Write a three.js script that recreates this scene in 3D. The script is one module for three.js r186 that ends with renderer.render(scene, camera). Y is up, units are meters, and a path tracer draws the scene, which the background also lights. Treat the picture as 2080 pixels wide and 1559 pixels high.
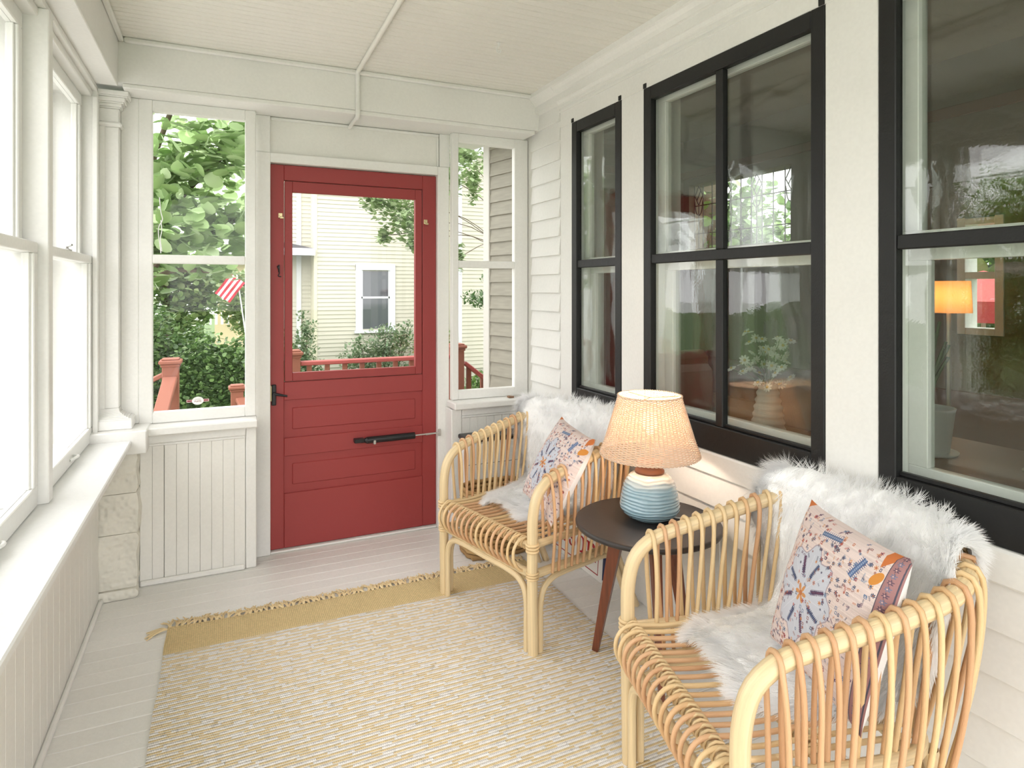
import * as THREE from 'three';
import { mergeGeometries } from 'three/addons/utils/BufferGeometryUtils.js';
import { RectAreaLightUniformsLib } from 'three/addons/lights/RectAreaLightUniformsLib.js';

// ---------- camera, sky, exposure ----------
const scene = new THREE.Scene();
const camera = new THREE.PerspectiveCamera(2 * Math.atan(779.5 / 1286) * 180 / Math.PI, 2080 / 1559, 0.05, 200);
camera.position.set(0, 1.39, 0);
const YAW = Math.atan(592 / 1286);
camera.lookAt(Math.sin(YAW), 1.39, -Math.cos(YAW));
camera.setViewOffset(2080, 1559, 0, 194, 2080, 1559);      // shift lens: verticals stay upright
const renderer = new THREE.WebGLRenderer({ antialias: true });
renderer.toneMapping = THREE.LinearToneMapping;
renderer.toneMappingExposure = 1.95;
renderer.shadowMap.enabled = true;
RectAreaLightUniformsLib.init();
{ // bright overcast sky
  const w = 64, h = 32, d = new Float32Array(w * h * 4);
  for (let j = 0; j < h; j++) for (let i = 0; i < w; i++) {
    const el = ((j + 0.5) / h - 0.5) * Math.PI, L = 2.6 * (0.8 + 0.2 * Math.max(0, Math.sin(el))), k = (j * w + i) * 4;
    d[k] = L; d[k + 1] = L * 0.985; d[k + 2] = L * 0.985; d[k + 3] = 1;
  }
  const t = new THREE.DataTexture(d, w, h, THREE.RGBAFormat, THREE.FloatType);
  t.mapping = THREE.EquirectangularReflectionMapping; t.magFilter = THREE.LinearFilter; t.needsUpdate = true;
  scene.background = t; scene.environment = t;
}

// ---------- helpers ----------
let seed = 12345;
const rnd = () => { seed = (seed + 0x6d2b79f5) | 0; let t = Math.imul(seed ^ (seed >>> 15), 1 | seed); t = (t + Math.imul(t ^ (t >>> 7), 61 | t)) ^ t; return ((t ^ (t >>> 14)) >>> 0) / 4294967296; };
const rr = (a, b) => a + (b - a) * rnd();
const V = (x, y, z) => new THREE.Vector3(x, y, z);
const used = {};
const numbered = (n) => { const k = used[n] = (used[n] ?? -1) + 1; return k ? n + '_' + String(k).padStart(3, '0') : n; };
function thing(name, label, category, o = {}) {
  const g = new THREE.Group(); g.name = numbered(name); scene.add(g);
  g.userData = { label, category }; if (o.group) g.userData.group = o.group; if (o.kind) g.userData.kind = o.kind;
  if (o.at) g.position.set(...o.at); if (o.turn) g.rotation.y = o.turn;
  return g;
}
const struct = (name, label, category, o = {}) => thing(name, label, category, { ...o, kind: 'structure' });
function part(name, geo, m, parent, label) {
  const o = new THREE.Mesh(geo, m); o.name = name; o.castShadow = o.receiveShadow = true; parent.add(o);
  if (label) o.userData.label = label;
  return o;
}
function solo(name, geo, m, label, category, o = {}) {
  const s = new THREE.Mesh(geo, m); s.name = numbered(name); s.castShadow = s.receiveShadow = true; scene.add(s);
  s.userData = { label, category, ...o }; return s;
}
// chamfered box from min/max, uv in metres
function boxGeo(x0, x1, y0, y1, z0, z1, c = 0.002) {
  const w = x1 - x0, h = y1 - y0, d = z1 - z0; c = Math.min(c, w / 3, h / 3, d / 3);
  const P = [], q = (a, b, e, f) => P.push(a, b, e, a, e, f);
  const X = [x0, x1], Y = [y0, y1], Z = [z0, z1], s = [c, -c];
  const p = (i, j, k, ax) => [X[i] + (ax === 0 ? 0 : s[i]), Y[j] + (ax === 1 ? 0 : s[j]), Z[k] + (ax === 2 ? 0 : s[k])];
  for (const i of [0, 1]) {
    const f = (a, b, e, g) => i ? q(a, b, e, g) : q(g, e, b, a);
    f(p(i, 0, 0, 0), p(i, 1, 0, 0), p(i, 1, 1, 0), p(i, 0, 1, 0));
    f(p(0, i, 0, 1), p(0, i, 1, 1), p(1, i, 1, 1), p(1, i, 0, 1));
    f(p(0, 0, i, 2), p(1, 0, i, 2), p(1, 1, i, 2), p(0, 1, i, 2));
  }
  if (c > 0) {
    for (const i of [0, 1]) for (const j of [0, 1]) {
      const f = (a, b, e, g) => (i ^ j) ? q(g, e, b, a) : q(a, b, e, g);
      f(p(i, j, 0, 0), p(i, j, 0, 1), p(i, j, 1, 1), p(i, j, 1, 0));
      f(p(0, i, j, 1), p(0, i, j, 2), p(1, i, j, 2), p(1, i, j, 1));
      f(p(i, 0, j, 2), p(i, 0, j, 0), p(i, 1, j, 0), p(i, 1, j, 2));
    }
    for (const i of [0, 1]) for (const j of [0, 1]) for (const k of [0, 1]) {
      const t = [p(i, j, k, 0), p(i, j, k, 1), p(i, j, k, 2)];
      if (i ^ j ^ k) P.push(...t); else P.push(t[0], t[2], t[1]);
    }
  }
  const g = new THREE.BufferGeometry();
  g.setAttribute('position', new THREE.Float32BufferAttribute(P.flat(), 3));
  g.computeVertexNormals(); return mUV(g);
}
function mUV(g) {
  if (g.index) g = g.toNonIndexed();
  const p = g.attributes.position, uv = new Float32Array(p.count * 2), a = V(), b = V(), c = V(), n = V();
  for (let i = 0; i < p.count; i += 3) {
    a.fromBufferAttribute(p, i); b.fromBufferAttribute(p, i + 1); c.fromBufferAttribute(p, i + 2);
    n.crossVectors(b.clone().sub(a), c.clone().sub(a));
    const ax = Math.abs(n.x), ay = Math.abs(n.y), az = Math.abs(n.z);
    [a, b, c].forEach((v, k) => {
      const [u, w] = ax >= ay && ax >= az ? [v.z, v.y] : ay >= az ? [v.x, v.z] : [v.x, v.y];
      uv[(i + k) * 2] = u; uv[(i + k) * 2 + 1] = w;
    });
  }
  g.setAttribute('uv', new THREE.BufferAttribute(uv, 2)); return g;
}
const merge = (list) => mergeGeometries(list.map((g) => { g = g.index ? g.toNonIndexed() : g; for (const k of Object.keys(g.attributes)) if (!['position', 'normal', 'uv'].includes(k)) g.deleteAttribute(k); return g; }));
const tube = (pts, r, seg = 24, rad = 8, closed = false, tension) => new THREE.TubeGeometry(new THREE.CatmullRomCurve3(pts.map((p) => p.isVector3 ? p : V(...p)), closed, tension === undefined ? 'centripetal' : 'catmullrom', tension ?? 0.5), seg, r, rad, closed);
// tube with capped, tapered radius
function rod(a, b, r0, r1, rad = 12) {
  a = V(...a); b = V(...b); const L = a.distanceTo(b);
  const g = new THREE.CylinderGeometry(r1, r0, L, rad, 1); g.translate(0, L / 2, 0);
  g.applyQuaternion(new THREE.Quaternion().setFromUnitVectors(V(0, 1, 0), b.clone().sub(a).normalize())); g.translate(a.x, a.y, a.z); return g;
}
const lathe = (pts, seg = 48) => new THREE.LatheGeometry(pts.map((p) => new THREE.Vector2(p[0], p[1])), seg);
// profile (in the x-y plane) swept along z from z0 to z1
function sweepZ(pts, z0, z1) {
  const s = new THREE.Shape(pts.map((p) => new THREE.Vector2(p[0], p[1])));
  const g = new THREE.ExtrudeGeometry(s, { depth: z1 - z0, bevelEnabled: false, steps: 1 }); g.translate(0, 0, z0); return mUV(g);
}
// tileable value noise
function tnoise(period, sd) {
  const T = new Float32Array(period * period); let q = sd * 7919 + 1;
  for (let i = 0; i < T.length; i++) { q = (q * 1664525 + 1013904223) >>> 0; T[i] = q / 4294967296; }
  const sm = (t) => t * t * (3 - 2 * t);
  return (x, y) => { // x,y in 0..1
    x *= period; y *= period; const i = Math.floor(x), j = Math.floor(y), u = sm(x - i), v = sm(y - j), m = (n) => ((n % period) + period) % period;
    const a = T[m(j) * period + m(i)], b = T[m(j) * period + m(i + 1)], c = T[m(j + 1) * period + m(i)], d = T[m(j + 1) * period + m(i + 1)];
    return a + (b - a) * u + (c - a) * v + (a - b - c + d) * u * v;
  };
}
function tex(n, f, srgb = true, rep = 1) {
  const d = new Uint8Array(n * n * 4);
  for (let j = 0; j < n; j++) for (let i = 0; i < n; i++) {
    const c = f((i + 0.5) / n, (j + 0.5) / n), k = (j * n + i) * 4;
    const q = (x) => Math.max(0, Math.min(255, x)); if (c.length) { d[k] = q(c[0]); d[k + 1] = q(c[1]); d[k + 2] = q(c[2]); } else d[k] = d[k + 1] = d[k + 2] = q(c);
    d[k + 3] = 255;
  }
  const t = new THREE.DataTexture(d, n, n); t.wrapS = t.wrapT = THREE.RepeatWrapping; t.magFilter = THREE.LinearFilter; t.minFilter = THREE.LinearFilter;
  if (srgb) t.colorSpace = THREE.SRGBColorSpace;
  t.repeat.set(rep, rep); t.needsUpdate = true; return t;
}
const n8 = tnoise(8, 1), n32 = tnoise(32, 2), n128 = tnoise(128, 3), n4 = tnoise(4, 4);
const M = (o) => new THREE.MeshPhysicalMaterial({ roughness: 0.6, metalness: 0, side: THREE.DoubleSide, ...o });
const lin = (r, g, b) => new THREE.Color().setRGB(r, g, b);

// ---------- materials ----------
const paintMap = tex(512, (u, v) => { const k = 0.965 + 0.02 * n8(u, v) + 0.015 * n128(u, v); return [255 * k, 255 * k, 254 * k]; }, true, 1);
const paintBump = tex(512, (u, v) => 255 * (0.5 * n32(u, v) + 0.3 * n128(u * 1, v * 1) + 0.2 * n8(u, v)), false, 2);
const white = (r, g, b, rough = 0.45) => M({ color: lin(r, g, b), roughness: rough, map: paintMap, bumpMap: paintBump, bumpScale: 0.00025 });
const mat = {
  wall: white(0.86, 0.85, 0.81, 0.5), trim: white(0.87, 0.865, 0.84, 0.38), ceil: white(0.85, 0.835, 0.775, 0.6),
  sash: white(0.88, 0.885, 0.86, 0.35), sill: white(0.88, 0.885, 0.875, 0.4),
  clap: white(0.86, 0.855, 0.83, 0.45),
  glass: M({ color: lin(1, 1, 1), transmission: 1, thickness: 0, roughness: 0, ior: 1.5, specularIntensity: 0.3 }),
  wavy: M({ color: lin(0.93, 0.95, 0.93), transmission: 1, thickness: 0, roughness: 0, ior: 1.52, bumpMap: tex(256, (u, v) => 255 * (0.7 * n4(u, v * 0.5 + 0.1) + 0.3 * n8(u, v)), false, 1.2), bumpScale: 0.006 }),
  black: M({ color: lin(0.012, 0.012, 0.012), roughness: 0.45, specularIntensity: 0.7, bumpMap: paintBump, bumpScale: 0.0006 }),
  red: M({ color: lin(0.31, 0.038, 0.036), roughness: 0.5, bumpMap: paintBump, bumpScale: 0.0004 }),
  iron: M({ color: lin(0.018, 0.018, 0.02), roughness: 0.35, metalness: 0.3 }),
  brass: M({ color: lin(0.62, 0.52, 0.30), roughness: 0.35, metalness: 0.9 }),
  steel: M({ color: lin(0.6, 0.6, 0.58), roughness: 0.35, metalness: 0.9 }),
  dark: M({ color: lin(0.02, 0.02, 0.02), roughness: 0.9 }),
};
mat.floor = [0, 1, 2].map((k) => M({ color: lin(0.84 + 0.012 * k, 0.83 + 0.012 * k, 0.80 + 0.012 * k), roughness: 0.32, map: paintMap, bumpMap: paintBump, bumpScale: 0.0006 }));

// ================= STRUCTURE =================
const ZB = -3.31, XL = -0.488, XR = 1.70, CY = 2.515, ZN = 0.75;   // header front, left wall face, right wall face, ceiling, near end
{ // floor: painted planks running along x
  const f = struct('floor', 'white painted tongue-and-groove plank floor of the porch', 'floor');
  const w = 0.083, n = Math.ceil((ZN + 3.62) / w);
  const geos = [0, 1].map(() => boxGeo(-0.62, 1.86, -0.03, 0, 0, w - 0.0012, 0.0022));
  for (let i = 0; i < n; i++) { const p = part('plank', geos[i % 2], mat.floor[(i * 7) % 3], f); p.position.set(0, rr(-0.0006, 0), -3.62 + i * w); }
  part('subfloor', boxGeo(-0.66, 1.9, -0.12, -0.031, -3.62, ZN + 0.1, 0), mat.dark, f);
}
{ // ceiling: narrow beadboard along x
  const c = struct('ceiling', 'cream painted beadboard ceiling of narrow boards', 'ceiling');
  const w = 0.088, n = Math.ceil((ZN + 3.4) / w);
  const pr = [[0.002, 0], [0.040, 0], [0.0425, 0.004], [0.0455, 0.0005], [0.0485, 0.004], [0.051, 0], [0.086, 0], [0.088, 0.0035], [0.088, 0.014], [0, 0.014], [0, 0.0035]];
  const s = new THREE.Shape(pr.map((p) => new THREE.Vector2(p[0], p[1])));
  let g = new THREE.ExtrudeGeometry(s, { depth: 2.2, bevelEnabled: false, steps: 1 });
  g.rotateY(-Math.PI / 2);          // profile x -> z, depth -> -x
  g.translate(1.72, CY, 0); g = mUV(g);
  for (let i = 0; i < n; i++) part('board', g, mat.ceil, c).position.z = -3.4 + i * w;
  part('roof_deck', boxGeo(-0.95, 1.9, CY + 0.0145, CY + 0.12, -3.75, ZN + 0.3, 0), mat.dark, c);
}
{ // left knee wall, sill and beam
  const l = struct('wall_left', 'low white beadboard wall under the row of bright windows', 'wall');
  part('backing', boxGeo(-0.66, -0.5, -0.03, 0.684, -3.30, ZN, 0), mat.wall, l);
  const w = 0.083, n = Math.floor((ZN + 3.295) / w), g = boxGeo(-0.5, XL, 0.0, 0.684, 0, w - 0.0006, 0.0012);
  for (let i = 0; i < n; i++) part('board', g, mat.wall, l).position.z = -3.295 + i * w;
  const s = struct('trim_1', 'deep white window sill running along the left windows', 'window sill');
  part('sill_board', boxGeo(-0.66, -0.362, 0.685, 0.71, -3.28, ZN, 0.004), mat.sill, s);
  const b = struct('trim_2', 'boxed white beam above the left windows', 'beam');
  part('beam_box', boxGeo(-0.70, -0.416, 2.295, CY, ZB, ZN, 0.003), mat.trim, b);
  part('cove_strip', boxGeo(-0.416, -0.394, CY - 0.022, CY, ZB, ZN, 0.005), mat.trim, b);
  part('head_stop', boxGeo(-0.68, -0.500, 2.272, 2.295, -3.36, ZN, 0.003), mat.trim, b);
  part('head_stop', boxGeo(-0.68, -0.520, 2.245, 2.272, -3.36, ZN, 0.003), mat.trim, b);
  const q = struct('baseboard_left', 'narrow white shoe moulding along the left wall', 'baseboard');
  part('shoe_strip', boxGeo(XL, XL + 0.018, 0.0005, 0.022, -3.29, ZN, 0.006), mat.trim, q);
}
// left windows: double-hung sashes between slim posts
{
  const lefts = [[-3.345, -2.49], [-2.42, -1.565], [-1.495, -0.64], [-0.57, 0.285]];
  const where = ['beside the corner pilaster', 'second from the corner pilaster', 'third from the corner pilaster', 'fourth from the corner pilaster', 'fifth from the corner pilaster'];
  lefts.forEach(([z0, z1], i) => {
    const g = struct('window_' + (i + 1), 'white double-hung window over the deep sill, ' + where[i], 'window');
    const sash = (name, xa, xb, y0, y1, bot, top) => {
      const r = part(name, boxGeo(xa, xb, y0, y0 + bot, z0 + 0.002, z1 - 0.002, 0.003), mat.sash, g);
      part('rail', boxGeo(xa, xb, y1 - top, y1, z0 + 0.002, z1 - 0.002, 0.003), mat.sash, r);
      for (const z of [z0 + 0.002, z1 - 0.044]) part('stile', boxGeo(xa, xb, y0 + bot, y1 - top, z, z + 0.042, 0.003), mat.sash, r);
      for (const z of [z0 + 0.044, z1 - 0.052]) part('glazing_bead', boxGeo(xa + 0.004, xb - 0.010, y0 + bot, y1 - top, z, z + 0.008, 0.003), mat.sash, r);
      part('pane', boxGeo((xa + xb) / 2 - 0.001, (xa + xb) / 2 + 0.001, y0 + bot, y1 - top, z0 + 0.044, z1 - 0.044, 0), mat.glass, r);
    };
    sash('lower_sash', -0.553, -0.519, 0.713, 1.535, 0.062, 0.034);
    sash('upper_sash', -0.592, -0.558, 1.501, 2.245, 0.034, 0.05);
    // storm frame outside
    const st = part('storm_frame', boxGeo(-0.70, -0.68, 0.70, 0.75, z0, z1, 0.002), mat.sash, g);
    part('rail', boxGeo(-0.70, -0.68, 2.2, 2.25, z0, z1, 0.002), mat.sash, st);
    part('rail', boxGeo(-0.70, -0.68, 1.48, 1.53, z0, z1, 0.002), mat.sash, st);
    for (const z of [z0, z1 - 0.05]) part('stile', boxGeo(-0.70, -0.68, 0.75, 2.2, z, z + 0.05, 0.002), mat.sash, st);
    if (i !== 1) part('stop', boxGeo(-0.518, -0.497, 0.711, 2.245, z0 - 0.012, z0 + 0.014, 0.003), mat.trim, g);
    // sash lifts and catch
    const zc = (z0 + z1) / 2;
    part('sash_lift', tube([[-0.521, 0.738, zc - 0.035], [-0.505, 0.742, zc - 0.018], [-0.499, 0.743, zc], [-0.505, 0.742, zc + 0.018], [-0.521, 0.738, zc + 0.035]], 0.006, 16, 8), mat.sash, g);
    part('sash_lock', merge([boxGeo(-0.552, -0.522, 1.5355, 1.541, zc - 0.03, zc + 0.03, 0.002), rod([-0.537, 1.54, zc], [-0.537, 1.552, zc], 0.009, 0.007), rod([-0.537, 1.55, zc], [-0.515, 1.556, zc + 0.02], 0.004, 0.004)]), mat.steel, g);
  });
  const zs = [-2.4535, -1.529, -0.605];
  const posts = struct('trim_3', 'slim white posts dividing the left windows', 'window post');
  zs.forEach((z) => { part('post', boxGeo(-0.69, -0.492, 0.7105, 2.272, z - 0.027, z + 0.027, 0.003), mat.trim, posts); });
  part('post', boxGeo(-0.70, -0.497, 0.7105, 2.272, 0.29, ZN, 0.003), mat.trim, posts);
  part('end_post', boxGeo(-0.70, -0.500, 0.7105, 2.294, -3.398, -3.347, 0.003), mat.trim, posts);
}
{ // stone pier, block and pilaster in the far left corner
  const n = tnoise(16, 9), pier = struct('stone_pier', 'rough stone pier painted white under the corner pilaster', 'stone pier');
  const stone = M({ color: lin(0.82, 0.80, 0.72), roughness: 0.6, map: paintMap, bumpMap: tex(512, (u, v) => 255 * (0.5 * n8(u, v) + 0.5 * n32(u, v)), false, 2), bumpScale: 0.012 });
  const cuts = [0.0005, 0.045, 0.29, 0.47, 0.645];
  for (let i = 0; i < 4; i++) {
    const y0 = cuts[i] + 0.001, y1 = cuts[i + 1] - 0.001, e = i ? 0 : 0.012;
    let g = new THREE.BoxGeometry(0.3, y1 - y0, 0.26, 16, Math.max(4, Math.round((y1 - y0) / 0.014)), 14);
    const p = g.attributes.position;
    for (let k = 0; k < p.count; k++) {
      const x = p.getX(k), y = p.getY(k), z = p.getZ(k), edge = Math.min(1, (((y1 - y0) / 2 - Math.abs(y)) / 0.012));
      const dd = (n((x + 1) * 0.9 + i * 0.13, (y + z + 2) * 0.9) - 0.5) * 0.024 * Math.max(0.3, edge) - 0.003 * (1 - Math.max(0, edge));
      if (z > 0.129) p.setZ(k, z + dd); if (x > 0.149) p.setX(k, x + dd * 1.3);
    }
    g.computeVertexNormals(); g.translate(-0.495 - e / 2 + 0.003, (y0 + y1) / 2, -3.434 + e);
    part('stone', mUV(g), stone, pier);
  }
  const blk = struct('trim_4', 'white block cap with moulded pilaster in the far left corner', 'pilaster');
  part('cap_block', boxGeo(-0.62, -0.303, 0.646, 0.750, -3.52, -3.282, 0.004), mat.trim, blk);
  const sq = (x1, zf, y0, y1, c = 0.003) => boxGeo(-0.62, x1, y0, y1, -3.52, zf, c);
  part('plinth', sq(-0.366, -3.345, 0.7505, 0.795), mat.trim, blk);
  // cove base: stacked thin steps following an ogee
  const og = []; for (let i = 0; i < 10; i++) { const t = i / 9, o = 0.055 * Math.pow(1 - t, 2.2); og.push(boxGeo(-0.62, -0.425 + o, 0.795 + i * 0.0045, 0.795 + (i + 1) * 0.0045, -3.52, -3.40 + o, 0)); }
  part('base_moulding', merge(og), mat.trim, blk);
  part('shaft', sq(-0.425, -3.402, 0.84, 2.13), mat.trim, blk);
  part('shaft_edge', boxGeo(-0.60, -0.478, 0.84, 2.13, -3.402, -3.396, 0.002), mat.trim, blk);
  part('necking', sq(-0.412, -3.39, 2.13, 2.152, 0.008), mat.trim, blk);
  part('neck', sq(-0.425, -3.402, 2.152, 2.215), mat.trim, blk);
  const cp = []; [[0.006, 2.215, 2.222], [0.012, 2.222, 2.236], [0.02, 2.236, 2.243], [0.026, 2.243, 2.262], [0.038, 2.262, 2.268], [0.043, 2.268, 2.289]].forEach(([o, a, b]) => cp.push(boxGeo(-0.62, -0.425 + o, a, b, -3.52, -3.402 + o, 0.0025)));
  part('capital', merge(cp), mat.trim, blk);
  part('side_board', boxGeo(-0.425, -0.352, 0.7505, 2.29, -3.52, -3.462, 0.003), mat.trim, blk);
}
{ // back wall
  const b = struct('wall_back', 'white end wall around the red door with beadboard panels and header', 'wall');
  part('header', boxGeo(-0.62, 1.90, 2.312, CY, -3.62, ZB, 0.003), mat.trim, b);
  part('header_strip', boxGeo(-0.40, 1.673, 2.290, 2.311, -3.60, ZB + 0.0005, 0.003), mat.trim, b);
  part('cove_strip', boxGeo(-0.394, 1.66, CY - 0.024, CY, ZB, ZB + 0.022, 0.006), mat.trim, b);
  // casing boards beside the door
  part('door_casing', boxGeo(0.163, 0.236, 0.0005, 2.098, -3.60, -3.52, 0.003), mat.trim, b);
  part('upper_casing', boxGeo(0.163, 0.236, 2.098, 2.29, -3.60, -3.525, 0.003), mat.trim, b);
  part('door_casing', boxGeo(1.146, 1.215, 0.0005, 2.098, -3.60, -3.52, 0.003), mat.trim, b);
  part('upper_casing', boxGeo(1.160, 1.222, 2.098, 2.29, -3.60, -3.525, 0.003), mat.trim, b);
  part('head_casing', boxGeo(0.236, 1.146, 2.048, 2.098, -3.60, -3.518, 0.003), mat.trim, b);
  part('transom_panel', boxGeo(0.236, 1.16, 2.098, 2.29, -3.60, -3.545, 0), mat.wall, b);
  part('panel_bead', boxGeo(0.238, 1.158, 2.272, 2.288, -3.545, -3.533, 0.004), mat.trim, b);
  part('panel_bead', boxGeo(1.146, 1.158, 2.098, 2.272, -3.545, -3.533, 0.004), mat.trim, b);
  // left knee wall
  part('knee_backing', boxGeo(-0.50, 0.163, 0, 0.70, -3.58, -3.425, 0), mat.wall, b);
  const w = 0.0505; for (let i = 0; i < 9; i++) part('board', boxGeo(-0.342 + i * w, -0.342 + (i + 1) * w - (i === 1 ? 0.003 : 0.0008), 0.0005, 0.66, -3.425, -3.41, 0.0014), mat.wall, b);
  part('corner_board', boxGeo(0.114, 0.163, 0.0005, 0.70, -3.52, -3.404, 0.004), mat.trim, b);
  part('apron', boxGeo(-0.335, 0.113, 0.662, 0.705, -3.425, -3.398, 0.004), mat.trim, b);
  part('apron_bead', boxGeo(-0.335, 0.113, 0.648, 0.662, -3.425, -3.403, 0.004), mat.trim, b);
  part('shoe_strip', boxGeo(-0.342, 0.11, 0.0005, 0.026, -3.41, -3.392, 0.006), mat.trim, b);
  // right knee wall
  part('knee_backing', boxGeo(1.215, 1.72, 0, 0.70, -3.58, -3.425, 0), mat.wall, b);
  for (let i = 0; i < 9; i++) part('board', boxGeo(1.253 + i * w, 1.253 + (i + 1) * w - 0.0008, 0.0005, 0.66, -3.425, -3.41, 0.0014), mat.wall, b);
  part('corner_board', boxGeo(1.190, 1.252, 0.0005, 0.70, -3.52, -3.404, 0.004), mat.trim, b);
  part('apron', boxGeo(1.253, 1.70, 0.662, 0.705, -3.425, -3.398, 0.004), mat.trim, b);
  part('apron_bead', boxGeo(1.253, 1.70, 0.648, 0.662, -3.425, -3.403, 0.004), mat.trim, b);
  part('threshold', boxGeo(0.236, 1.146, 0.0005, 0.012, -3.62, -3.53, 0.003), mat.floor[1], b);
  // sills
  const sl = struct('trim_5', 'white ledge under the sidelight window left of the red door', 'window ledge');
  part('ledge', boxGeo(-0.332, 0.168, 0.7055, 0.744, -3.50, -3.352, 0.006), mat.trim, sl);
  const sr = struct('trim_6', 'white ledge under the narrow sidelight window near the far chair', 'window ledge');
  part('ledge', boxGeo(1.192, 1.70, 0.7055, 0.744, -3.50, -3.352, 0.006), mat.trim, sr);
  const latch = thing('window_latch', 'worn metal casement latch lying on the right window ledge', 'latch');
  part('arm', rod([1.555, 0.752, -3.40], [1.655, 0.756, -3.38], 0.005, 0.005), mat.steel, latch);
  part('plate', boxGeo(1.64, 1.672, 0.7445, 0.76, -3.40, -3.365, 0.003), mat.steel, latch);
  part('plate', boxGeo(1.54, 1.575, 0.7445, 0.756, -3.42, -3.388, 0.003), M({ color: lin(0.25, 0.14, 0.08), roughness: 0.7 }), latch, 'rust-brown plate');
}
{ // sidelights
  const mk = (n, label, x0, x1, gx0, gx1) => {
    const g = struct('window_' + n, label, 'window'), za = -3.505, zb = -3.462, y0 = 0.745, y1 = 2.29;
    part('stile', boxGeo(x0, gx0, y0, y1, za, zb, 0.003), mat.trim, g);
    part('stile', boxGeo(gx1, x1, y0, y1, za, zb, 0.003), mat.trim, g);
    part('rail', boxGeo(gx0, gx1, 2.236, y1, za, zb, 0.003), mat.trim, g);
    part('rail', boxGeo(gx0, gx1, y0, 0.797, za, zb, 0.003), mat.trim, g);
    part('muntin', boxGeo(gx0, gx1, 1.510, 1.552, za, zb, 0.004), mat.trim, g);
    part('pane', boxGeo(gx0, gx1, 1.552, 2.236, -3.491, -3.489, 0), mat.glass, g);
    part('pane', boxGeo(gx0, gx1, 0.797, 1.510, -3.491, -3.489, 0), mat.glass, g);
    return g;
  };
  const w6 = mk(6, 'white two-pane sidelight left of the red door with trees behind it', -0.352, 0.163, -0.295, 0.113);
  mk(7, 'narrow white two-pane sidelight right of the red door', 1.215, 1.70, 1.253, 1.612);
  const dripM = M({ color: lin(0.9, 0.9, 0.88), roughness: 0.5 });
  for (const pts of [[[-0.268, 1.83, -3.4885], [-0.262, 1.76, -3.4885], [-0.255, 1.72, -3.4885], [-0.270, 1.69, -3.4885], [-0.272, 1.65, -3.4885], [-0.266, 1.60, -3.4885], [-0.262, 1.56, -3.4885]], [[-0.262, 1.72, -3.4885], [-0.258, 1.67, -3.4885], [-0.264, 1.63, -3.4885], [-0.258, 1.57, -3.4885]]]) part('paint_drip', tube(pts, 0.0022, 24, 5), dripM, w6, 'white paint drip on the pane');
  // sticker on the lower left pane
  const cv = document.createElement('canvas'); cv.width = 512; cv.height = 200; const c = cv.getContext('2d');
  c.clearRect(0, 0, 512, 200); c.fillStyle = '#7d2b33'; c.fillRect(6, 62, 500, 72); c.fillStyle = '#f4f1ec'; c.fillRect(14, 70, 484, 56); c.fillStyle = '#8c3a42'; c.fillRect(22, 78, 468, 40);
  c.fillStyle = '#f7f5f0'; c.beginPath(); c.ellipse(256, 100, 128, 96, 0, 0, 7); c.fill();
  c.fillStyle = '#6d1f29'; c.font = 'bold 54px sans-serif'; c.textAlign = 'center'; c.fillText('PLEYS', 256, 132); c.fillStyle = '#9a8f8a'; c.fillRect(190, 62, 132, 10);
  const t = new THREE.CanvasTexture(cv); t.colorSpace = THREE.SRGBColorSpace;
  const g = new THREE.PlaneGeometry(0.104, 0.041); g.translate(-0.102, 0.836, -3.4885);
  solo('window_sticker', g, M({ map: t, alphaTest: 0.5, roughness: 0.5 }), 'small red and white sticker on the lower left sidelight pane', 'sticker');
}

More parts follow.
